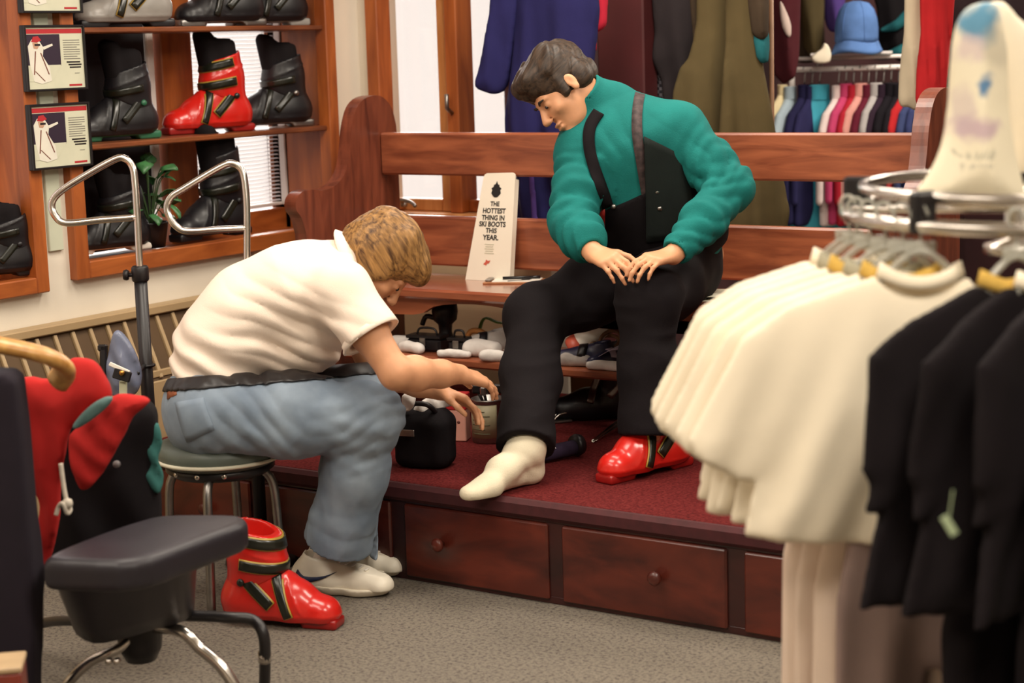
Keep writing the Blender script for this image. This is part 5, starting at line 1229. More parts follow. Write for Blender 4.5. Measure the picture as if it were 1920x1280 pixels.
# the tie-dyed shirt on a form above the rack
TD, nt, bs = new_mat('tie_dye_cotton')
tc = nt.nodes.new('ShaderNodeTexCoord'); prev = None
base_c = srgb(232, 222, 196)
def blot(cx, cz, rx, rz_, col, fac=1.0):
    global prev
    mp = nt.nodes.new('ShaderNodeMapping'); mp.inputs['Location'].default_value = (-cx / rx, 0, -cz / rz_); mp.inputs['Scale'].default_value = (1 / rx, 0, 1 / rz_)
    nz = nt.nodes.new('ShaderNodeTexNoise'); nz.inputs['Scale'].default_value = 22; vm = nt.nodes.new('ShaderNodeVectorMath'); vm.operation = 'SCALE'; vm.inputs['Scale'].default_value = .05
    ad = nt.nodes.new('ShaderNodeVectorMath'); ad.operation = 'ADD'; ln = nt.nodes.new('ShaderNodeVectorMath'); ln.operation = 'LENGTH'
    rp = nt.nodes.new('ShaderNodeValToRGB'); rp.color_ramp.elements[0].position = .45; rp.color_ramp.elements[1].position = 1.0; rp.color_ramp.elements[0].color = (fac,) * 3 + (1,); rp.color_ramp.elements[1].color = (0, 0, 0, 1)
    mx = nt.nodes.new('ShaderNodeMix'); mx.data_type = 'RGBA'; mx.inputs[7].default_value = col
    nt.links.new(tc.outputs['Object'], nz.inputs['Vector']); nt.links.new(nz.outputs['Color'], vm.inputs[0]); nt.links.new(tc.outputs['Object'], ad.inputs[0]); nt.links.new(vm.outputs[0], ad.inputs[1])
    nt.links.new(ad.outputs[0], mp.inputs[0]); nt.links.new(mp.outputs[0], ln.inputs[0]); nt.links.new(ln.outputs['Value'], rp.inputs[0]); nt.links.new(rp.outputs[0], mx.inputs[0])
    if prev is None: mx.inputs[6].default_value = base_c
    else: nt.links.new(prev, mx.inputs[6])
    prev = mx.outputs[2]
tp0 = P(1830, 385, 3.08); zb = RZ + .06; u_ = _r; t_o = V(tp0[0], tp0[1], zb)
def loc_px(x, y):
    w_ = on_plane([(x, y)], tp0, -_v0)[0]; return (w_ - t_o) @ _r, w_[2] - zb
for x, y, rx, rz_, col, fc in ((1832, 40, .045, .05, srgb(60, 132, 168), .9), (1838, 165, .016, .026, srgb(58, 118, 166), .9), (1822, 236, .055, .026, srgb(186, 158, 172), .8), (1800, 205, .02, .05, srgb(196, 176, 180), .5), (1815, 90, .03, .03, srgb(200, 178, 184), .6), (1862, 85, .035, .05, srgb(186, 178, 160), .5), *[(1786 + 13 * k, 284 + (k % 2), .0055, .010, srgb(172, 168, 150), .7) for k in range(6)], *[(1796 + 13 * k, 310, .0055, .009, srgb(180, 174, 158), .6) for k in range(5)]):
    X_, Z_ = loc_px(x, y); blot(X_ + .025, Z_ + .025, rx, rz_, col, fc)
nt.links.new(prev, bs.inputs['Base Color']); bs.inputs['Roughness'].default_value = .9; bs.inputs['Specular IOR Level'].default_value = .15
td = thing('tie_dyed_shirt', 'white tie dyed shirt with blue and pink patches standing above the rack', 'shirt', tuple(t_o), math.atan2(_r[1], _r[0]))
ol = np.array([loc_px(x, y) for x, y in [(1806, 22), (1832, 6), (1858, 4), (1872, 20), (1886, 90), (1890, 200), (1906, 300), (1925, 384), (1880, 392), (1800, 388), (1750, 382), (1716, 372), (1740, 330), (1768, 270), (1780, 200), (1784, 120), (1790, 60)]])
ol[:, 1] -= min(0, 0)
obj('body', cloth_mesh(smooth_path(ol, 2, True), V(0, 0, 0), V(1, 0, 0), V(0, 0, 1), th=.016, bulge=.045, folds=((.09, .006, .1, 1.4),), noise=.010, nf=(8, 6), h=.007), TD, td)
b = MB(True); zt_ = ol[:, 1].min(); b.lathe([(.001, zt_ - .075), (.055, zt_ - .075), (.055, zt_ - .06), (.02, zt_ - .05), (.02, zt_ + .02), (.001, zt_ + .02)], (.07, 0, 0), 16); obj('stand', b, CHROME, td)
t2 = thing('hanging_shirt', 'plain cream white shirt with dark cuff slit beside the tie dyed one', 'shirt', tuple(t_o + _r * .13 + _v0 * .06), math.atan2(_r[1], _r[0]))
ol = np.array([loc_px(x, y) for x, y in [(1862, 22), (1880, 2), (1900, 2), (1925, 30), (1975, 100), (1985, 345), (1915, 345), (1900, 330), (1888, 200)]]) - V(.13, 0)
obj('body', cloth_mesh(smooth_path(ol, 2, True), V(0, 0, 0), V(1, 0, 0), V(0, 0, 1), th=.014, bulge=.03, folds=((.07, .008, .05, 1.4),), noise=.008, nf=(8, 5), h=.008, seed=3), WHT, t2)
X_, Z_ = loc_px(1916, 335); b = MB(); b.box((X_ - .13, -.045, Z_), (.035, .03, .018), None, .004); obj('cuff_slit', b, BLACKC, t2)
b = MB(True); zt_ = ol[:, 1].min(); b.lathe([(.001, -.10), (.03, -.10), (.03, -.09), (.012, -.08), (.012, zt_ + .03), (.001, zt_ + .03)], (.06, 0, 0), 14); obj('stand', b, CHROME, t2)

# ------------------------------------------------------------------ clothes behind the bench
NAVY = fabric('navy_ski_cloth', (38, 36, 84), .12, 6); PURP = fabric('purple_cloth', (84, 62, 130), .1, 8); CRIM = fabric('crimson_cloth', (172, 32, 52), .08, 6)
OLIVE = fabric('olive_cloth', (84, 72, 46), .12, 5); CHAR = fabric('charcoal_cloth', (42, 36, 38), .15, 5); OLG = fabric('olive_grey_cloth', (96, 88, 74), .12, 6)
DTEAL = fabric('dark_teal_cloth', (30, 92, 98), .15, 9); BROWN = fabric('brown_cloth', (62, 50, 38), .15, 6)
def plane_thing(name, label, cat, parts, Y=None, D=None, group=None, normal=None):
    """parts: (part name, outline in the photo, material, kwargs); the garment hangs upright in the plane Y or D metres away"""
    allp = np.concatenate([np.array(q[1], float) for q in parts]); c_ = allp.mean(0)
    p0 = Py(c_[0], c_[1], Y) if Y is not None else P(c_[0], c_[1], D); n = normal if normal is not None else (V(0, -1, 0) if Y is not None else -_v0)
    n = nrm(n); u = nrm(np.cross(V(0, 0, 1), n)); locs = [np.stack([(on_plane(q[1], p0, n) - p0) @ u, (on_plane(q[1], p0, n) - p0) @ V(0, 0, 1)], 1) for q in parts]
    zmin = min(l[:, 1].min() for l in locs); t = thing(name, label, cat, tuple(p0 + V(0, 0, zmin)), math.atan2(u[1], u[0]), group)
    for (nm, _, m_, kw), l in zip(parts, locs):
        off = kw.pop('off', 0); l = l - V(0, zmin); kw.setdefault('h', .010); obj(nm, cloth_mesh(smooth_path(l, 2, True), V(0, -off, 0), V(1, 0, 0), V(0, 0, 1), **kw), m_, t)
    return t
fo = dict(th=.014, bulge=.035, folds=((.16, .016, .05, 1.6), (.07, .005, .1, 1.5)), noise=.012, nf=(7, 4))
F_ = lambda **k: dict(fo, **k)
plane_thing('ski_suit', 'navy blue ski suit hanging before the bright window behind the bench', 'ski suit', [
    ('body', [(972, -70), (966, 40), (962, 120), (950, 190), (946, 250), (966, 330), (970, 440), (1066, 448), (1070, 330), (1090, 250), (1108, 120), (1112, -70)], NAVY, F_()),
    ('sleeve', [(938, -70), (928, 40), (912, 130), (906, 160), (922, 172), (942, 176), (956, 150), (966, 80), (978, -10), (980, -70)], NAVY, F_(th=.014, off=.02)),
    ('stripe', [(1010, 262), (1016, 262), (1034, 446), (1022, 446)], PURP, dict(th=.004, bulge=.002, noise=.0, off=.075, h=.006))], Y=5.31)
plane_thing('red_jacket', 'crimson jacket showing its sleeve beside the navy ski suit', 'jacket', [('sleeve', [(1086, -60), (1092, 30), (1102, 92), (1118, 95), (1124, 60), (1138, 44), (1132, -60)], CRIM, F_(th=.012))], Y=5.36)
plane_thing('grey_jacket', 'olive grey quilted jacket sleeve hanging left of the maroon pillar', 'jacket', [('sleeve', [(1156, -60), (1150, 40), (1150, 84), (1160, 97), (1180, 92), (1190, 60), (1194, -60)], OLG, F_(th=.016))], D=6.55)
b = MB(True); q0, q1 = P(1164, -40, 6.62), P(1166, 160, 6.62); b.tube([V(q1[0], q1[1], .001), V(q1[0], q1[1], 1.9)], .011, 10); world_thing('rack_post', b, WHITEW, 'thin white post below the olive grey sleeve', 'post')
b = MB(True); q1 = P(1447, 160, 6.3); b.tube([V(q1[0], q1[1], .001), V(q1[0], q1[1], 2.1)], .0085, 10); world_thing('rack_post', b, mat('pale_wood_post', (150, 112, 84), .5, .1, 20), 'slender pale wooden post right of the olive coats', 'post')
HT, nt2, bs2 = new_mat('checked_wool'); ck = nt2.nodes.new('ShaderNodeTexChecker'); ck.inputs['Scale'].default_value = 90; ck.inputs[1].default_value = srgb(120, 116, 124); ck.inputs[2].default_value = srgb(52, 48, 56)
tcc = nt2.nodes.new('ShaderNodeTexCoord'); nt2.links.new(tcc.outputs['Object'], ck.inputs[0]); nt2.links.new(ck.outputs[0], bs2.inputs['Base Color']); bs2.inputs['Roughness'].default_value = .9
cg = 'coats hanging behind the bench'
plane_thing('checked_coat', 'grey checked wool coat edge right of the maroon pillar', 'coat', [('body', [(1208, -60), (1210, 60), (1214, 180), (1250, 180), (1250, -60)], HT, F_())], D=6.48, group=cg)
plane_thing('charcoal_coat', 'charcoal coat right of the checked one behind the teal shoulder', 'coat', [('body', [(1226, -60), (1228, 60), (1222, 110), (1240, 150), (1256, 240), (1320, 250), (1322, 120), (1316, -60)], CHAR, F_()), ('sleeve', [(1288, -60), (1296, 60), (1304, 130), (1322, 132), (1318, -60)], BROWN, F_(off=.03))], D=6.40, group=cg)
plane_thing('olive_coat', 'long olive coat reaching below the top rail, left one', 'coat', [('body', [(1312, -60), (1306, 40), (1290, 110), (1262, 170), (1262, 440), (1372, 440), (1376, 200), (1370, -60)], OLIVE, F_())], D=6.32, group=cg)
plane_thing('olive_coat', 'long olive coat reaching below the top rail, right one', 'coat', [('body', [(1366, -60), (1360, 80), (1350, 200), (1352, 446), (1474, 446), (1470, 330), (1440, 180), (1424, 80), (1410, -60)], OLIVE, F_(seed=2.2)), ('sleeve', [(1396, -60), (1404, 40), (1412, 70), (1438, 66), (1432, -60)], BROWN, F_(off=.035)), ('cuff', [(1410, 50), (1416, 112), (1438, 116), (1440, 60)], DTEAL, F_(th=.01, off=.03))], D=6.22, group=cg)
# deeper: the turtleneck rack
DT = 7.75
tr_o = P(1600, 128, DT)
tr = thing('garment_rail', 'white garment rail with a row of coloured turtlenecks far behind the bench', 'clothes rack', (tr_o[0], tr_o[1], 0))
du = nrm(_r * .97 - _v0 * .24); zr = tr_o[2]; o_ = V(tr_o[0], tr_o[1], 0)
def rp(t, z=zr, n=0.0): return du * t + V(0, 0, z) + nrm(np.cross(V(0, 0, 1), du)) * n
b = MB(True); b.tube([rp(-.31), rp(.40)], .0115, 10); obj('rail', b, WHITEW, tr)
b = MB(True); b.tube([rp(-.28, zr + .045, .06), rp(.36, zr + .045, .06)], .0085, 10); obj('rail', b, WHITEW, tr)
for t_ in (-.26, .36):
    b = MB(True); b.tube([rp(t_, .03), rp(t_, zr + .06)], .012, 10); obj('upright', b, WHITEW, tr); b = MB(True); b.tube([rp(t_, .014, -.16), rp(t_, .014, .16)], .012, 10); obj('foot', b, WHITEW, tr)
b = MB(); b.box(rp(-.01, zr + .062, .05), (.34, .16, .012), frame(du, V(0, 0, 1)), .004); obj('top_tray', b, WHITEW, tr)
tn = [(0, -.012), (.036, -.012), (.038, -.062), (.06, -.082), (.13, -.125), (.165, -.20), (.185, -.36), (.19, -.52), (.158, -.525), (.145, -.42), (.135, -.33), (.135, -.62), (-.135, -.62), (-.135, -.33), (-.145, -.42), (-.158, -.525), (-.19, -.52), (-.185, -.36), (-.165, -.20), (-.13, -.125), (-.06, -.082), (-.038, -.062), (-.036, -.012)]
cl = [('cream', (226, 208, 166)), ('light blue grey', (170, 186, 196)), ('dark navy', (36, 34, 70)), ('navy', (44, 42, 82)), ('turquoise', (72, 168, 190)), ('white', (226, 208, 204)), ('pink', (190, 66, 108)), ('deep red', (172, 34, 50)), ('pale pink', (214, 150, 140)), ('maroon', (96, 26, 44)), ('light grey', (176, 170, 168)), ('dark plum', (48, 32, 46)), ('black', (24, 20, 26)), ('black', (26, 22, 28)), ('bright red', (188, 40, 44)), ('slate blue', (60, 70, 110)), ('blue', (54, 62, 104)), ('black', (24, 22, 26)), ('black', (22, 20, 24)), ('white', (214, 214, 206))]
tn_m = cloth_mesh(np.array(tn) * .86, V(0, 0, 0), V(1, 0, 0), V(0, 0, 1), th=.010, bulge=.022, folds=((.12, .006, .05, 1.3),), noise=.006, nf=(8, 5), h=.0085)
ribs = []
bk = MB(True)
for q in range(7): bk.tube([(.032 * math.cos(a), .018 * math.sin(a), -.012 - q * .0068) for a in np.linspace(0, 2 * PI, 20)[:-1]], .0045, 6, True)
nb_v = (np.array(bk.v, float), bk.f)
hk = MB(True); hk.tube(smooth_path([V(-.012, 0, .004), V(0, 0, .014), V(.012, 0, .004), V(.005, 0, -.015), V(0, 0, -.05)], 3), .0028, 6)
hk_m = None; tm = nm_ = None; ndark = 0
order = ['first', 'second', 'third', 'fourth']; cnt = {}
cntt = {}
for n_, _ in cl: cntt[n_] = cntt.get(n_, 0) + 1
for i, (cn, rgb) in enumerate(cl):
    t_ = -.27 + i * .0315 + (.05 if i > 4 else 0) - (.03 if i < 2 else 0); cnt[cn] = cnt.get(cn, 0) + 1
    lab = f'{cn} turtleneck on the far white rail' + (f', {order[cnt[cn] - 1]} {cn} one from the left' if cntt[cn] > 1 else '')
    ya = math.atan2(_r[1], _r[0]) + (.38 if i == 4 else .95 + .05 * math.sin(i * 2.1))
    w_ = o_ + rp(t_, zr - .055 - (.006 if i % 2 else 0)); th_ = thing('turtleneck', lab, 'shirt', tuple(w_), ya, 'turtlenecks on the far rail'); th_.scale = ((1.34,) * 3 if i == 4 else (.9,) * 3 if i == 0 else (1.14,) * 3)
    m_ = fabric('knit_' + str(i), rgb, .08, 12)
    if tm is None: o1 = obj('body', tn_m, m_, th_); tm = o1.data; o2 = obj('roll_neck', nb_v, m_, th_); nm_ = o2.data; o3 = obj('hook', hk, STEEL, th_); hk_m = o3.data; o3.location = (0, 0, .045)
    else:
        for nm2, d_, mt_ in (('body', tm, m_), ('roll_neck', nm_, m_), ('hook', hk_m, STEEL)):
            o1 = bpy.data.objects.new(nm2, d_); COL.objects.link(o1); o1.parent = th_; o1.material_slots[0].link = 'OBJECT'; o1.material_slots[0].material = mt_
            if nm2 == 'hook': o1.location = (0, 0, .045)
# the blue hat on top
hp_ = P(1606, 98, DT - .05); HATC = fabric('blue_denim_hat', (88, 122, 178), .12, 14)
ht_ = thing('bucket_hat', 'light blue denim bucket hat on top of the far white rail', 'hat', tuple(hp_))
hr = np.linalg.norm(P(1654, 90, DT) - P(1558, 90, DT)) / 2; hh_ = hr * 2 * .98
b = MB(True); b.lathe([(hr * .98, hh_ * .0), (hr * .90, hh_ * .05), (hr * .815, hh_ * .17), (hr * .80, hh_ * .24)], (0, 0, 0), 36); 
b = MB(True); prof = [(hr * 1.0, 0), (hr * .93, hh_ * .06), (hr * .83, hh_ * .18), (hr * .81, hh_ * .205), (hr * .80, hh_ * .19), (hr * .90, hh_ * .05), (hr * .97, -.004)]
A = np.array([[V(r_ * math.cos(a), r_ * math.sin(a), z_ + .006 * math.sin(3 * a)) for r_, z_ in prof] for a in np.linspace(0, 2 * PI, 37)]); bb = MB(True); bb.sheet(A, .002); obj('brim', bb, HATC, ht_)
b = MB(True); b.lathe([(hr * .82, hh_ * .19), (hr * .83, hh_ * .30), (hr * .82, hh_ * .48), (hr * .77, hh_ * .66), (hr * .66, hh_ * .83), (hr * .46, hh_ * .95), (hr * .2, hh_ * .995), (.001, hh_)], (0, 0, 0), 36); obj('crown', b, HATC, ht_)
for k in range(6):
    a = k * PI / 3 + .25; b = MB(True); b.tube([V(math.cos(a) * r_, math.sin(a) * r_, z_) for r_, z_ in ((hr * .835, hh_ * .22), (hr * .825, hh_ * .48), (hr * .775, hh_ * .66), (hr * .665, hh_ * .83), (hr * .46, hh_ * .955), (hr * .1, hh_ * 1.0))], .0016, 5); obj('seam', b, HATC, ht_)
plane_thing('folded_cloth', 'white folded cloth lying left of the blue hat on the far rail', 'cloth', [('cloth', [(1520, 108), (1540, 92), (1546, 80), (1556, 92), (1556, 116), (1530, 118)], WHT, F_(h=.006, th=.02, bulge=.01, noise=.003, folds=()))], D=DT - .06)
plane_thing('teal_jacket', 'teal jacket sleeve hanging right of the blue hat', 'jacket', [('sleeve', [(1700, 16), (1680, 36), (1652, 54), (1654, 60), (1680, 58), (1700, 44), (1712, 26)], DTEAL, F_(h=.008)), ('hem', [(1622, 104), (1640, 112), (1690, 108), (1706, 84), (1690, 82), (1660, 98)], DTEAL, F_(h=.008, off=.01)), ('shell', [(1640, -60), (1650, 20), (1660, 100), (1740, 110), (1740, -60)], BLKC, F_(off=-.05))], D=DT + .15)
plane_thing('purple_jacket', 'purple jacket left of the blue hat at the top edge', 'jacket', [('sleeve', [(1538, -60), (1546, 30), (1560, 62), (1580, 40), (1584, -60)], PURP, F_())], D=DT + .12)
plane_thing('brown_coat', 'olive brown coat hanging left of the purple jacket', 'coat', [('body', [(1474, -60), (1480, 100), (1490, 116), (1540, 112), (1546, 40), (1540, -60)], BROWN, F_()), ('sleeve', [(1500, -60), (1504, 90), (1536, 96), (1540, -60)], OLIVE, F_(off=.04))], D=DT + .1)
plane_thing('maroon_jacket', 'maroon jacket with a pale collar right of the slender post', 'jacket', [('body', [(1450, -60), (1452, 140), (1490, 144), (1500, 60), (1496, -60)], fabric('maroon_cloth', (72, 26, 32), .1, 6), F_()), ('collar', [(1458, 0), (1462, 50), (1476, 72), (1480, 50), (1470, 20)], fabric('pale_collar', (196, 176, 166), .1), F_(off=.05, h=.006, th=.008, bulge=.006))], D=DT - .3)
plane_thing('cream_trousers', 'cream trousers hanging left of the red pair beyond the bench', 'trousers', [('leg', [(1700, -60), (1694, 60), (1686, 190), (1704, 200), (1724, 200), (1730, 60), (1732, -60)], fabric('cream_cloth', (196, 182, 156), .06, 8), F_())], D=6.3, group='trousers beyond the bench end')
plane_thing('red_trousers', 'red corduroy trousers hanging right of the cream pair', 'trousers', [('leg', [(1728, -60), (1726, 60), (1716, 190), (1740, 200), (1772, 172), (1784, 60), (1786, -60)], fabric('red_corduroy', (176, 34, 38), .1, 8), F_(folds=((.035, .006, .03, 2),)))], D=6.2, group='trousers beyond the bench end')
plane_thing('white_cuff_jacket', 'dark jacket with a pale sleeve under the red trousers', 'jacket', [('body', [(1722, 190), (1716, 330), (1800, 340), (1830, 250), (1830, 100), (1790, 60)], CHAR, F_()), ('sleeve', [(1712, 196), (1716, 246), (1730, 250), (1732, 205)], WHT, F_(off=.03, h=.008))], D=6.6)
plane_thing('dark_coat', 'dark plum coat filling the gap above the bench end', 'coat', [('body', [(1776, -60), (1770, 120), (1764, 330), (1900, 340), (1960, 100), (1960, -60)], fabric('dark_plum_cloth', (48, 36, 40), .12, 5), F_())], D=6.45)
# the bars these clothes hang from, dropped from the ceiling
def garment_bar(xa, xb, D=None, Y=None, label=''):
    a, c = (Py(xa, -70, Y), Py(xb, -70, Y)) if Y is not None else (P(xa, -70, D), P(xb, -70, D))
    if Y is None: c = a + _r * np.dot(c - a, _r)
    z = max(a[2], c[2]) + .012; a, c = V(a[0], a[1], z), V(c[0], c[1], z); t = thing('garment_bar', label, 'clothes rack', tuple((a + c) / 2), 0, 'ceiling hung garment bars')
    b = MB(True); b.tube([a, c], .013, 10); obj('bar', b, CHROME, t, True)
    for f in (.06, .94):
        q = a + (c - a) * f; b = MB(True); b.tube([q, V(q[0], q[1], CEIL - .001)], .009, 8); obj('drop_rod', b, CHROME, t, True)
garment_bar(935, 1135, Y=5.33, label='chrome garment bar above the navy ski suit'); garment_bar(1145, 1480, D=6.36, label='chrome garment bar above the olive coats')
garment_bar(1690, 1965, D=6.38, label='chrome garment bar above the red trousers'); garment_bar(1445, 1750, D=7.85, label='chrome garment bar above the blue hat')
# ------------------------------------------------------------------ things on the bench seat
def text_mesh(body, width, height, bold=.0, th=.0006):
    c = bpy.data.curves.new('t', 'FONT'); c.body = body; c.align_x = 'CENTER'; c.align_y = 'CENTER'; c.offset = bold; c.extrude = .05; c.resolution_u = 3
    o = bpy.data.objects.new('t', c); COL.objects.link(o); dg = bpy.context.evaluated_depsgraph_get(); me = bpy.data.meshes.new_from_object(o.evaluated_get(dg))
    v = np.array([q.co for q in me.vertices]); f = [tuple(p.vertices) for p in me.polygons]
    bpy.data.objects.remove(o); bpy.data.curves.remove(c); bpy.data.meshes.remove(me)
    sp = v.max(0) - v.min(0); v = (v - (v.max(0) + v.min(0)) / 2) / sp * V(width, height, th); return v, f
SZ = .72
bl, br_, tl_, tr_ = Py(873, 518, 5.045), Py(956, 522, 5.045), Py(904, 324, 5.112), Py(962, 324, 5.112)
sg = thing('display_sign', 'tall white tapering card sign with black words leaning on the bench back', 'sign', (float((bl[0] + br_[0]) / 2), 5.06, SZ))
so3 = V((bl[0] + br_[0]) / 2, 5.045, SZ); sv = nrm((tl_ + tr_) / 2 - (bl + br_) / 2); su = nrm((br_ - bl) * V(1, 0, 0)); sn = nrm(np.cross(su, sv)); Rs = np.stack([su, sv, sn], 1)
def sl(p): return ((p - so3) @ su, (p - so3) @ sv)
q = [sl(bl), sl(br_), sl(tr_), sl(tl_)]; q[0] = (q[0][0], 0.0); q[1] = (q[1][0], 0.0)
def rc(a, b_, c_, f):  # rounded corner between
    a, b_, c_ = map(np.asarray, (a, b_, c_)); return [tuple(b_ + nrm(np.r_[a - b_, 0])[:2] * f), tuple(b_ + (nrm(np.r_[a - b_, 0])[:2] + nrm(np.r_[c_ - b_, 0])[:2]) * f * .3), tuple(b_ + nrm(np.r_[c_ - b_, 0])[:2] * f)]
out = [q[0], q[1]] + rc(q[1], q[2], q[3], .012) + rc(q[2], q[3], q[0], .012)
CARD = mat('sign_card', (240, 230, 212), .5, .02, 6); INK = mat('sign_ink', (24, 20, 20), .6, .05, 30)
b = MB(); b.prism(out, .005, Rs, so3); obj('card', b, CARD, sg, True)
e0, e1 = V(*q[1], 0), V(*q[2], 0); e0, e1 = e0 * .95 + e1 * .05, e0 * .06 + e1 * .94; b = MB(); pts_ = [so3 + Rs @ (e + V(dx, 0, dz)) for dz in (-.003, -.024) for e in (e0, e1) for dx in (-.004, -.001)]
b.add(pts_, [(0, 1, 3, 2), (4, 6, 7, 5), (0, 4, 5, 1), (2, 3, 7, 6), (0, 2, 6, 4), (1, 5, 7, 3)]); obj('side_flap', b, CARD, sg, True)
def letter(body, px_, py_, wpx, hpx, m_=INK, bold=.03, nm='lettering'):
    w_ = on_plane([(px_, py_)], so3, sn)[0]; x, y = sl(w_); k = np.dot(w_ - CC, VIEW) / F_PX
    v_, f_ = text_mesh(body, wpx * k / .84, hpx * k, bold); sh = v_ @ Rs.T + so3 + Rs @ V(x, y, .0031); return obj(nm, (sh, f_), m_, sg, True)
for body, x, y, w_, h_ in (('THE', 926, 382, 17, 9), ('HOTTEST', 925, 395, 43, 10), ('THING IN', 923, 408, 43, 10), ('SKI BOOTS', 922, 420, 50, 10), ('THIS', 920, 432, 21, 9.5), ('YEAR.', 919, 445, 30, 10)): letter(body, x, y, w_, h_)
w_ = on_plane([(928, 356)], so3, sn)[0]; x, y = sl(w_); k = .0021
em = [(0, .026), (.004, .017), (.010, .015), (.010, .010), (.018, .004), (.014, .0), (.017, -.010), (.010, -.018), (.004, -.022), (-.004, -.022), (-.010, -.018), (-.017, -.010), (-.014, 0), (-.018, .004), (-.010, .010), (-.010, .015), (-.004, .017)]
b = MB(); b.prism(np.array(em) * 1.15, .0008, Rs, so3 + Rs @ V(x, y, .0032)); obj('emblem', b, INK, sg, True)
for k in range(5):
    w_ = on_plane([(917, 458 + k * 4.2)], so3, sn)[0]; x, y = sl(w_); b = MB(); b.box(so3 + Rs @ V(x, y, .0030), (.038 - .006 * (k % 2), .0028, .0006), Rs, .0001); obj('small_print', b, mat('pale_print', (196, 192, 168), .6), sg, True)
w_ = on_plane([(913, 492)], so3, sn)[0]; x, y = sl(w_); b = MB(); b.prism([(-.014, -.006), (-.006, .002), (-.004, .010), (.004, .006), (.014, .008), (.010, -.002), (.002, -.004), (-.002, -.010)], .0008, Rs, so3 + Rs @ V(x, y, .0032)); obj('red_mark', b, mat('sign_red', (200, 90, 70), .6), sg, True)
PEN = mat('black_pen', (22, 20, 24), .3, .1, 30)
def pen(x0, y0, x1, y1, label):
    a, c = Pz(x0, y0, SZ + .0055), Pz(x1, y1, SZ + .0055); t = thing('pen', label, 'pen', tuple((a + c) / 2 - V(0, 0, .0055)), 0, None); b = MB(True); b.tube([a, a * .97 + c * .03, a * .3 + c * .7, c], [.002, .0055, .0055, .005], 8); obj('barrel', b, PEN, t, True)
    b = MB(True); b.tube([a * .3 + c * .7, c], .0054, 8); b.box((a * .15 + c * .85) + V(0, 0, .006), (.035, .003, .002), frame(c - a, V(0, 0, 1)), .0006); obj('cap', b, PEN, t, True)
pen(951, 529, 994, 526, 'black pen on the bench seat in front of the sign')
cbq = [Pz(952, 512, SZ), Pz(1000, 497, SZ), Pz(1030, 500, SZ), Pz(975, 521, SZ)]
cbt = thing('clipboard', 'wooden clipboard lying on the bench seat right of the white sign', 'clipboard', tuple(sum(cbq) / 4))
A = np.array(cbq); A[:, 1] = np.clip(A[:, 1], 4.8, 5.115)
ctr = V(-3.36, 5.045, SZ); Rc = rotz(.42)
b = MB(); b.box(ctr + V(0, 0, .003), (.20, .10, .006), Rc, .002); obj('board', b, wood('clip_wood', (150, 90, 50), (190, 128, 82), (3, 8, 8), 5), cbt, True)
b = MB(); b.box(ctr + Rc @ V(-.085, 0, .010), (.02, .06, .008), Rc, .002); obj('clip', b, STEEL, cbt, True)
b = MB(); b.box(ctr + Rc @ V(.01, 0, .0075), (.16, .09, .003), Rc, .0006); obj('paper', b, WHITEP, cbt, True)
pt2 = thing('pen', 'black pen lying across the clipboard behind the sign', 'pen', tuple(ctr + V(0, 0, .0095))); b = MB(True); b.tube([ctr + Rc @ V(-.04, .0, .0145), ctr + Rc @ V(.07, .02, .0145)], .005, 8); obj('barrel', b, PEN, pt2, True); b = MB(True); b.tube([ctr + Rc @ V(.05, .0165, .0145), ctr + Rc @ V(.085, .0225, .0145)], .0054, 8); obj('cap', b, PEN, pt2, True)
PAPER = mat('paper_white', (222, 218, 196), .7, .03, 10)
for k, (dx, dy, ra, lift, lab) in enumerate(((0, 0, .5, 0, 'pale paper sheet lowest on the bench seat right of the man in teal'), (.03, .02, .32, .012, 'pale paper sheet on top of another on the bench, right of the man'))):
    o = Pz(1392, 556, SZ) + V(dx, dy, 0); o[1] = min(o[1], 5.0); R_ = rotz(ra); g_ = np.array([[o + R_ @ V(x, y, .001 + lift + (.018 if k else .008) * max(0, (x + .04)) / .14 * (1 + .3 * math.sin(y * 20))) for x in np.linspace(-.14, .14, 9)] for y in np.linspace(-.09, .09, 5)])
    b = MB(True); b.sheet(g_, .0012); world_thing('paper_sheet', b, PAPER, lab, 'paper')

# ------------------------------------------------------------------ clutter on the low shelf
GREYC = fabric('grey_sock_cloth', (168, 160, 154), .12, 20); WHC = fabric('white_sock_cloth', (226, 220, 214), .06, 20); NAV2 = mat('navy_plastic', (34, 34, 62), .4, .1, 20); ORN = mat('orange_tan', (196, 132, 72), .5, .1, 30); LIL = mat('lilac_plastic', (176, 164, 184), .35, .08, 20)
GRN = mat('green_band', (96, 138, 60), .5, .1, 30)
def sh(x, y, back=0.0): # place on the shelf plane under photo point
    q = Py(x, y, 4.86 + back); return V(q[0], q[1], SHZ + .0005)
def blob_thing(name, label, cat, m_, pieces, rad=.006, h=.005, group=None, extra=()):
    """soft lump from capsules: (a, b, ra, rb) in world space"""
    pts = [q for p in pieces for q in p[:2]]; s = SDF(np.min(pts, 0) - .07, np.max(pts, 0) + .07, h)
    for a, b_, ra, rb in pieces: s.cap(a, b_, ra, rb, .012)
    s.disp(lambda p: .006 * vnoise(p, (34, 34, 34)) + .004 * np.abs(vnoise(p, (60, 60, 60))))
    zf = min(p[0][2] for p in pieces); base = extra[0] if extra else SHZ; s.plane(V(0, 0, base), V(0, 0, -1)); return world_thing(name, s.mesh(1), m_, label, cat, group)
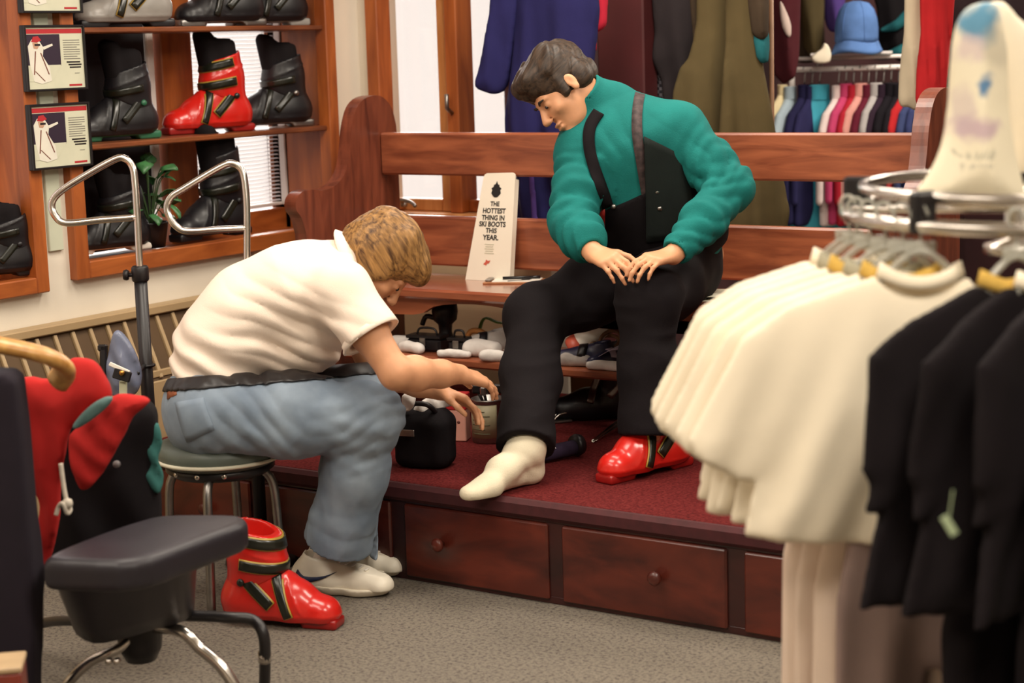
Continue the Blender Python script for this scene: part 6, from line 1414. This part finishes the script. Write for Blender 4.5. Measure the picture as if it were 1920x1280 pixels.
def rolled(x, y, label, m_=WHC, r=.022, L=.08, yaw=.3, back=0.0, lift=0.0, sg_='rolled socks on the low shelf'):
    o = sh(x, y, back) + V(0, 0, r * .85 + lift); d = V(math.cos(yaw), math.sin(yaw), 0) * L / 2
    return blob_thing('rolled_sock', label, 'sock', m_, [(o - d, o + d, r, r * .9), (o - d * .4 + V(0, 0, r * .4), o + d * .5 + V(0, 0, r * .3), r * .7, r * .6)], group=sg_, extra=(SHZ + .0005 + lift,))
rolled(752, 650, 'white rolled sock at the left end of the low shelf', yaw=.5); rolled(772, 656, 'white rolled sock in front by the black case', yaw=-.2, r=.02, back=-.06)
rolled(905, 655, 'fat white rolled sock in front of the grey shoe', r=.03, L=.09, yaw=.1, back=-.03); rolled(925, 678, 'white rolled sock at the shelf front by the black leg', r=.02, L=.06, back=-.09); rolled(852, 655, 'flat white cloth on the shelf before the black case', r=.014, L=.10, yaw=.2, back=-.085)
rolled(1072, 678, 'pale rolled sock between the legs of the man, at left', r=.022, L=.10, yaw=.2, back=-.06, m_=GREYC); rolled(1140, 690, 'lilac white rolled tube at the shelf edge between the legs', r=.016, L=.12, yaw=.1, back=-.085)
def case(x, y, size, yaw, label, m_, lid, back=0.0, nm='camera_case'):
    o = sh(x, y, back); t = thing(nm, label, 'case', tuple(o), yaw); w_, d_, h_ = size
    b = MB(); b.box((0, 0, h_ * .4), (w_, d_, h_ * .8), None, .008); obj('body', b, m_, t); b = MB(); b.box((0, 0, h_ * .9), (w_ + .004, d_ + .004, h_ * .2), None, .006); obj('lid', b, m_, t)
    b = MB(); b.box((0, -d_ / 2 - .003, h_ * .62), (.022, .008, .028), None, .002); obj('buckle', b, STEEL, t)
    b = MB(True); b.tube(smooth_path([V(-w_ * .3, 0, h_), V(-w_ * .2, 0, h_ + .02), V(w_ * .2, 0, h_ + .02), V(w_ * .3, 0, h_)], 4), .004, 6); obj('handle', b, m_, t)
    return t
case(802, 652, (.13, .06, .055), .1, 'long black case on the low shelf by the salesman', BLACKP, 0); case(862, 658, (.065, .05, .06), .15, 'small square black case with steel buckle on the shelf', BLACKP, 0, -.03)
o = sh(836, 640, .10); t = thing('boot_heater', 'black boot warmer with a pale flat top behind the cases', 'tool', tuple(o))
b = MB(True); b.lathe([(.001, 0), (.03, 0), (.034, .01), (.022, .05), (.024, .075), (.04, .09), (.045, .12), (.042, .15), (.001, .15)], (0, 0, 0), 20); obj('body', b, BLACKP, t)
b = MB(True); b.lathe([(.001, .15), (.040, .15), (.041, .157), (.001, .158)], (0, 0, 0), 20); obj('top_disc', b, LIL, t)
b = MB(True); b.tube(smooth_path([V(-.03, 0, .09), V(-.07, -.01, .10), V(-.09, -.01, .07)], 4), .009, 8); obj('spout', b, BLACKP, t)
def low_shoe(x, y, yaw, label, m_, accent, back=0.0, L=.24, lift=0.0):
    o = sh(x, y, back) + V(0, 0, lift); t = thing('shoe', label, 'shoe', tuple(o), yaw, 'shoes on the low shelf'); k = L / .28
    s = SDF(V(-.12, -.06, 0) * k, V(.17, .06, .12) * k, .0045); s.chain([V(-.06, 0, .035) * k, V(.03, 0, .035) * k, V(.12, 0, .028) * k], [.034 * k, .036 * k, .028 * k], .02); s.cap(V(-.05, 0, .04) * k, V(-.04, 0, .085) * k, .034 * k, .034 * k, .03)
    s.plane(V(0, 0, .006), V(0, 0, -1)); s.plane(V(-.04, 0, .088) * k, nrm(V(.2, 0, 1))); s.cap(V(-.04, 0, .12) * k, V(-.035, 0, .055) * k, .025 * k, .022 * k, .004, 'sub'); me = s.mesh(1); obj('upper', me, m_, t); bv = bvh_of(me)
    s = SDF(V(-.12, -.06, -.004) * k, V(.17, .06, .03) * k, .0045); s.chain([V(-.06, 0, .03) * k, V(.12, 0, .03) * k], [.04 * k, .034 * k], .02); s.plane(V(0, 0, .012), V(0, 0, 1)); s.plane(V(0, 0, .001), V(0, 0, -1)); obj('sole', s.mesh(1), WHITEP, t)
    obj('strap', ring_strap(bv, (.035 * k, 0, .03), (1, 0, .25), -1.5, 1.5, .03 * k, .003, .003, (0, -1, 0), 11), accent, t); return t
low_shoe(918, 645, -2.4, 'grey shoe with black strap on the low shelf by the dark leg', GREYC, BLACKP, .06); low_shoe(1108, 668, -2.7, 'dark navy shoe on the shelf between the knees of the man', NAV2, BLACKP, -.02)
low_shoe(1150, 676, -1.9, 'navy shoe right of the other one between the knees', NAV2, LIL, .0, .2)
o = sh(900, 632, .15); b = MB(True); b.tube(smooth_path([o + V(-.06, 0, .01), o + V(-.04, 0, .045), o + V(.0, 0, .05), o + V(.05, 0, .03), o + V(.09, 0, .01)], 5), [.010] * 21, 8); world_thing('cable', b, ORN, 'short orange tan cable looped behind the white socks', 'cable')
o = sh(935, 615, .20); b = MB(True); b.tube(smooth_path([o + V(-.09, 0, .012), o + V(-.06, 0, .085), o + V(.0, 0, .075), o + V(.07, 0, .07), o + V(.1, 0, .012)], 5), .010, 8, flat=.4); world_thing('strap', b, GRN, 'green webbing strap arched at the back of the low shelf', 'strap')
o = sh(1085, 660, .04) + V(0, 0, .052); t = thing('canister', 'white canister with a red end lying on the shoes beneath the man', 'canister', tuple(o)); ax_ = nrm(V(.75, .3, .62)); fr_ = frame(np.cross(ax_, V(0, 0, 1)), ax_)
b = MB(True); b.lathe([(.001, .0), (.035, .0), (.037, .01), (.037, .12), (.03, .135), (.001, .135)], (0, 0, 0), 20, fr_); obj('body', b, WHITEP, t); b = MB(True); b.lathe([(.001, -.03), (.034, -.028), (.039, -.02), (.039, .012), (.001, .012)], (0, 0, 0), 20, fr_); obj('cap', b, mat('coral_cap', (206, 92, 70), .4), t)
o = sh(1135, 660, .03) + V(0, 0, .06)
for k, (rr_, dz, lab) in enumerate(((.048, 0, 'tan rubber ring on top of the navy shoes'), (.036, .016, 'smaller dark tan rubber ring lying over the larger one'))):
    b = MB(True); tl2 = .5 + .3 * k; b.tube([o + V(rr_ * math.cos(a) + .02 * k, rr_ * .9 * math.sin(a) * math.cos(tl2), dz + rr_ * math.sin(a) * math.sin(tl2)) for a in np.linspace(0, 2 * PI, 28)[:-1]], .0065, 8, True); world_thing('rubber_ring', b, mat('tan_rubber_%d' % k, (150 - 40 * k, 116 - 40 * k, 88 - 36 * k), .5), lab, 'ring')
q = sh(1140, 668, -.03) + V(0, 0, .045); g_ = np.array([[q + V(x, y, .02 * math.sin(x * 30) + .12 * (y + .04)) for x in np.linspace(-.06, .06, 7)] for y in np.linspace(-.04, .04, 4)]); b = MB(True); b.sheet(g_, .0015); world_thing('tissue_sheet', b, LIL, 'lilac white crumpled tissue lying before the tan rings', 'paper')

# ------------------------------------------------------------------ clutter on the carpet of the platform
def cz(x, y): return Pz(x, y, PH + .0005)
o = cz(900, 832) + V(0, .05, 0); t = thing('metal_can', 'silver can with olive label holding black brushes beside the dark leg', 'can', tuple(o))
b = MB(True); b.lathe([(.001, 0), (.050, 0), (.052, .004), (.052, .132), (.054, .136), (.050, .138), (.048, .12), (.001, .118)], (0, 0, 0), 28); obj('body', b, STEEL, t)
ra0 = math.atan2(-VIEW[1], -VIEW[0]); A = np.array([[V(.0526 * math.cos(a), .0526 * math.sin(a), z_) for z_ in (.018, .07, .122)] for a in np.linspace(ra0 - 1.5, ra0 + .55, 16)]); b = MB(True); b.sheet(A, .0008); lb = obj('label', b, mat('olive_label', (160, 152, 122), .5, .06, 20), t)
for k in range(6): A = np.array([[V(.0534 * math.cos(a), .0534 * math.sin(a), z_) for z_ in (.10 - k * .014, .1035 - k * .014)] for a in np.linspace(ra0 - 1.1, ra0 + (.1 if k % 2 else -.2), 10)]); b = MB(True); b.sheet(A, .0004); obj('printed_line', b, mat('label_print', (104, 102, 74), .6), lb)
for k, (a, lab) in enumerate(((3.6, 'black brush leaning left in the silver can'), (5.0, 'steel headed brush in the middle of the silver can'), (.5, 'black brush leaning right in the silver can'))):
    d = V(math.cos(a), math.sin(a), 0); bb = o + V(0, 0, .1205)
    tt = thing('brush', lab, 'brush', tuple(bb + d * .012), 0, 'brushes in the can'); b = MB(True); b.tube([bb + d * .012, bb + d * .03 + V(0, 0, .035)], .005, 7); obj('handle', b, BLACKP, tt, True); b = MB(); b.box(bb + d * .034 + V(0, 0, .046), (.03, .02, .028), rotz(a), .006); obj('head', b, STEEL if k == 1 else BLACKP, tt, True)
o = cz(850, 826) + V(-.005, .02, 0); t = thing('tissue_box', 'pink box with a red top leaning beside the silver can', 'box', tuple(o), .35)
b = MB(); b.box((0, 0, .05), (.085, .06, .10), None, .003); obj('body', b, mat('pink_card', (224, 164, 146), .6, .05, 10), t); b = MB(); b.box((0, -.001, .125), (.087, .062, .05), None, .003); obj('top_band', b, mat('red_card', (176, 30, 36), .6, .05, 10), t)
b = MB(True); b.lathe([(.001, 0), (.005, .0005), (.005, .001), (.001, .0012)], (.02, -.0305, .062), 10, frame(V(1, 0, 0), V(0, -1, 0))); obj('dot', b, mat('brown_dot', (110, 60, 54), .6), t)
o = cz(800, 872); t = thing('boot_bag', 'black gear bag standing on the platform behind the knee in jeans', 'bag', tuple(o), .2)
s = SDF(V(-.12, -.09, 0), V(.12, .09, .28), .006); s.box(V(0, 0, .08), V(.085, .06, .08), None, .03); s.cap(V(-.06, 0, .14), V(.05, 0, .15), .03, .03, .03); s.disp(lambda p: .012 * vnoise(p, (16, 16, 16))); s.plane(V(0, 0, .001), V(0, 0, -1)); obj('body', s.mesh(1), BLKC, t)
b = MB(True); b.tube(smooth_path([V(-.06, -.02, .16), V(-.04, -.05, .19), V(.03, -.05, .195), V(.05, -.02, .16)], 5), .008, 8); obj('handle', b, BLACKP, t)
b = MB(); b.box((-.03, -.066, .11), (.05, .006, .02), None, .002); obj('zip_pull', b, STEEL, t)
for k, (x, y, D_, pxs, lab) in enumerate(((0, 0, 5.34, [(772, 772), (790, 752), (820, 736), (842, 728), (862, 738), (856, 756), (830, 766), (806, 776), (812, 800), (800, 802), (786, 790)], 'white crumpled towel above the black bag'), (0, 0, 5.30, [(752, 744), (768, 736), (780, 744), (774, 766), (760, 772)], 'small white wad of cloth beside the knee in jeans'))):
    world_thing('white_cloth', px_cloth(pxs, D_, 2, th=.012, bulge=.02, folds=((.05, .006, .5, 2),), noise=.010, nf=(20, 20), h=.006), WHC, lab, 'cloth')
o = cz(1112, 790) + V(0, .06, 0); t = thing('ski_boot_liner', 'black boot liner with silver buckles behind the booted leg', 'liner', tuple(o), -2.4)
s = SDF(V(-.14, -.08, 0), V(.2, .08, .3), .006); s.chain([V(-.06, 0, .05), V(.05, 0, .05), V(.13, 0, .04)], [.05, .05, .04], .03); s.chain([V(-.05, 0, .06), V(-.03, 0, .22)], [.055, .06], .03); s.plane(V(0, 0, .002), V(0, 0, -1)); s.plane(V(0, 0, .235), nrm(V(.3, 0, 1))); s.cap(V(-.03, 0, .26), V(-.035, 0, .16), .045, .04, .005, 'sub'); me = s.mesh(1); obj('body', me, BOOTK, t); bv = bvh_of(me)
for c_, ax_, w_, rf in (((.06, 0, .05), (.9, 0, .4), .022, (0, -1, 0)), ((.0, 0, .07), (.7, 0, .7), .022, (0, -1, 0)), ((-.03, 0, .16), (.2, 0, 1), .024, (0, 1, 0))):
    obj('buckle', ring_strap(bv, c_, ax_, -1.3, .1, w_, .005, .004, rf, 10), STEEL, t)
b = MB(); c_ = cz(1058, 748) ; o = V(-3.16, 5.18, PH); b.box(o + V(0, 0, .06), (.10, .08, .12), rotz(.1), .004); t = thing('cardboard_box', 'tan cardboard box at the back beneath the bench between the legs', 'box', tuple(o)); obj('body', b, mat('cardboard', (140, 106, 62), .8, .06, 10), t, True); b = MB(); b.box(o + V(0, 0, .122), (.102, .082, .006), rotz(.1), .002); obj('lid', b, mat('cardboard', (140, 106, 62)), t, True)
def buckle(x, y, yaw, label, L=.07):
    o = cz(x, y); t = thing('boot_buckle', label, 'buckle', tuple(o), yaw, 'loose boot buckles on the carpet'); b = MB(); b.box((0, 0, .006), (L, .028, .008), None, .003); obj('plate', b, STEEL, t)
    b = MB(True); b.tube(smooth_path([V(-L * .4, -.010, .012), V(-L * .1, -.010, .03), V(L * .35, -.008, .034), V(L * .35, .008, .034), V(-L * .1, .010, .03), V(-L * .4, .010, .012)], 4), .0035, 7); obj('lever', b, CHROME, t)
buckle(1052, 792, .9, 'loose silver buckle just right of the leg in front'); buckle(1268, 834, .4, 'loose silver buckle right of the worn red boot')
a, c = cz(1112, 832) + V(0, 0, .004), cz(1172, 804) + V(0, .02, .03); dv_ = c - a; t = thing('shoe_horn', 'shiny steel shoe horn lying behind the worn red boot', 'shoe horn', tuple((a + c) / 2 * V(1, 1, 0) + V(0, 0, PH)))
pv = nrm(np.cross(dv_, V(0, 0, 1))); g_ = np.array([[a + dv_ * s_ + pv * x * (.006 + .016 * s_) + V(0, 0, .006 * x * x) for x in (-1, -.5, 0, .5, 1)] for s_ in np.linspace(0, 1, 9)]); b = MB(True); b.sheet(g_, .0018); obj('blade', b, CHROME, t, True)
b = MB(True); b.tube([c, c + dv_ * .25], .008, 8); obj('grip', b, STEEL, t, True)
a, c = cz(1000, 872) + V(0, 0, .026), cz(1082, 856) + V(0, 0, .030); t = thing('power_strap', 'rolled dark purple boot strap with a round end behind the sock', 'strap', tuple((a + c) / 2 - V(0, 0, .028)))
b = MB(True); b.tube([a, a * .6 + c * .4, c], [.022, .024, .024], 12); obj('roll', b, fabric('dark_purple_cloth', (50, 38, 58), .2, 30), t, True)
dn_ = nrm(c - a); b = MB(True); b.lathe([(.001, -.012), (.030, -.012), (.034, 0), (.030, .014), (.024, .012), (.022, .004), (.001, .004)], c + V(0, 0, .006), 20, frame(V(0, 0, 1), dn_)); obj('end_ring', b, BLACKP, t, True)
for k in range(3):
    b = MB(); b.box(a + (c - a) * (.12 + .22 * k) + V(0, -.022, .008), (.02, .01, .018), None, .003); obj('rivet_plate', b, STEEL if k != 1 else BLACKP, t, True)
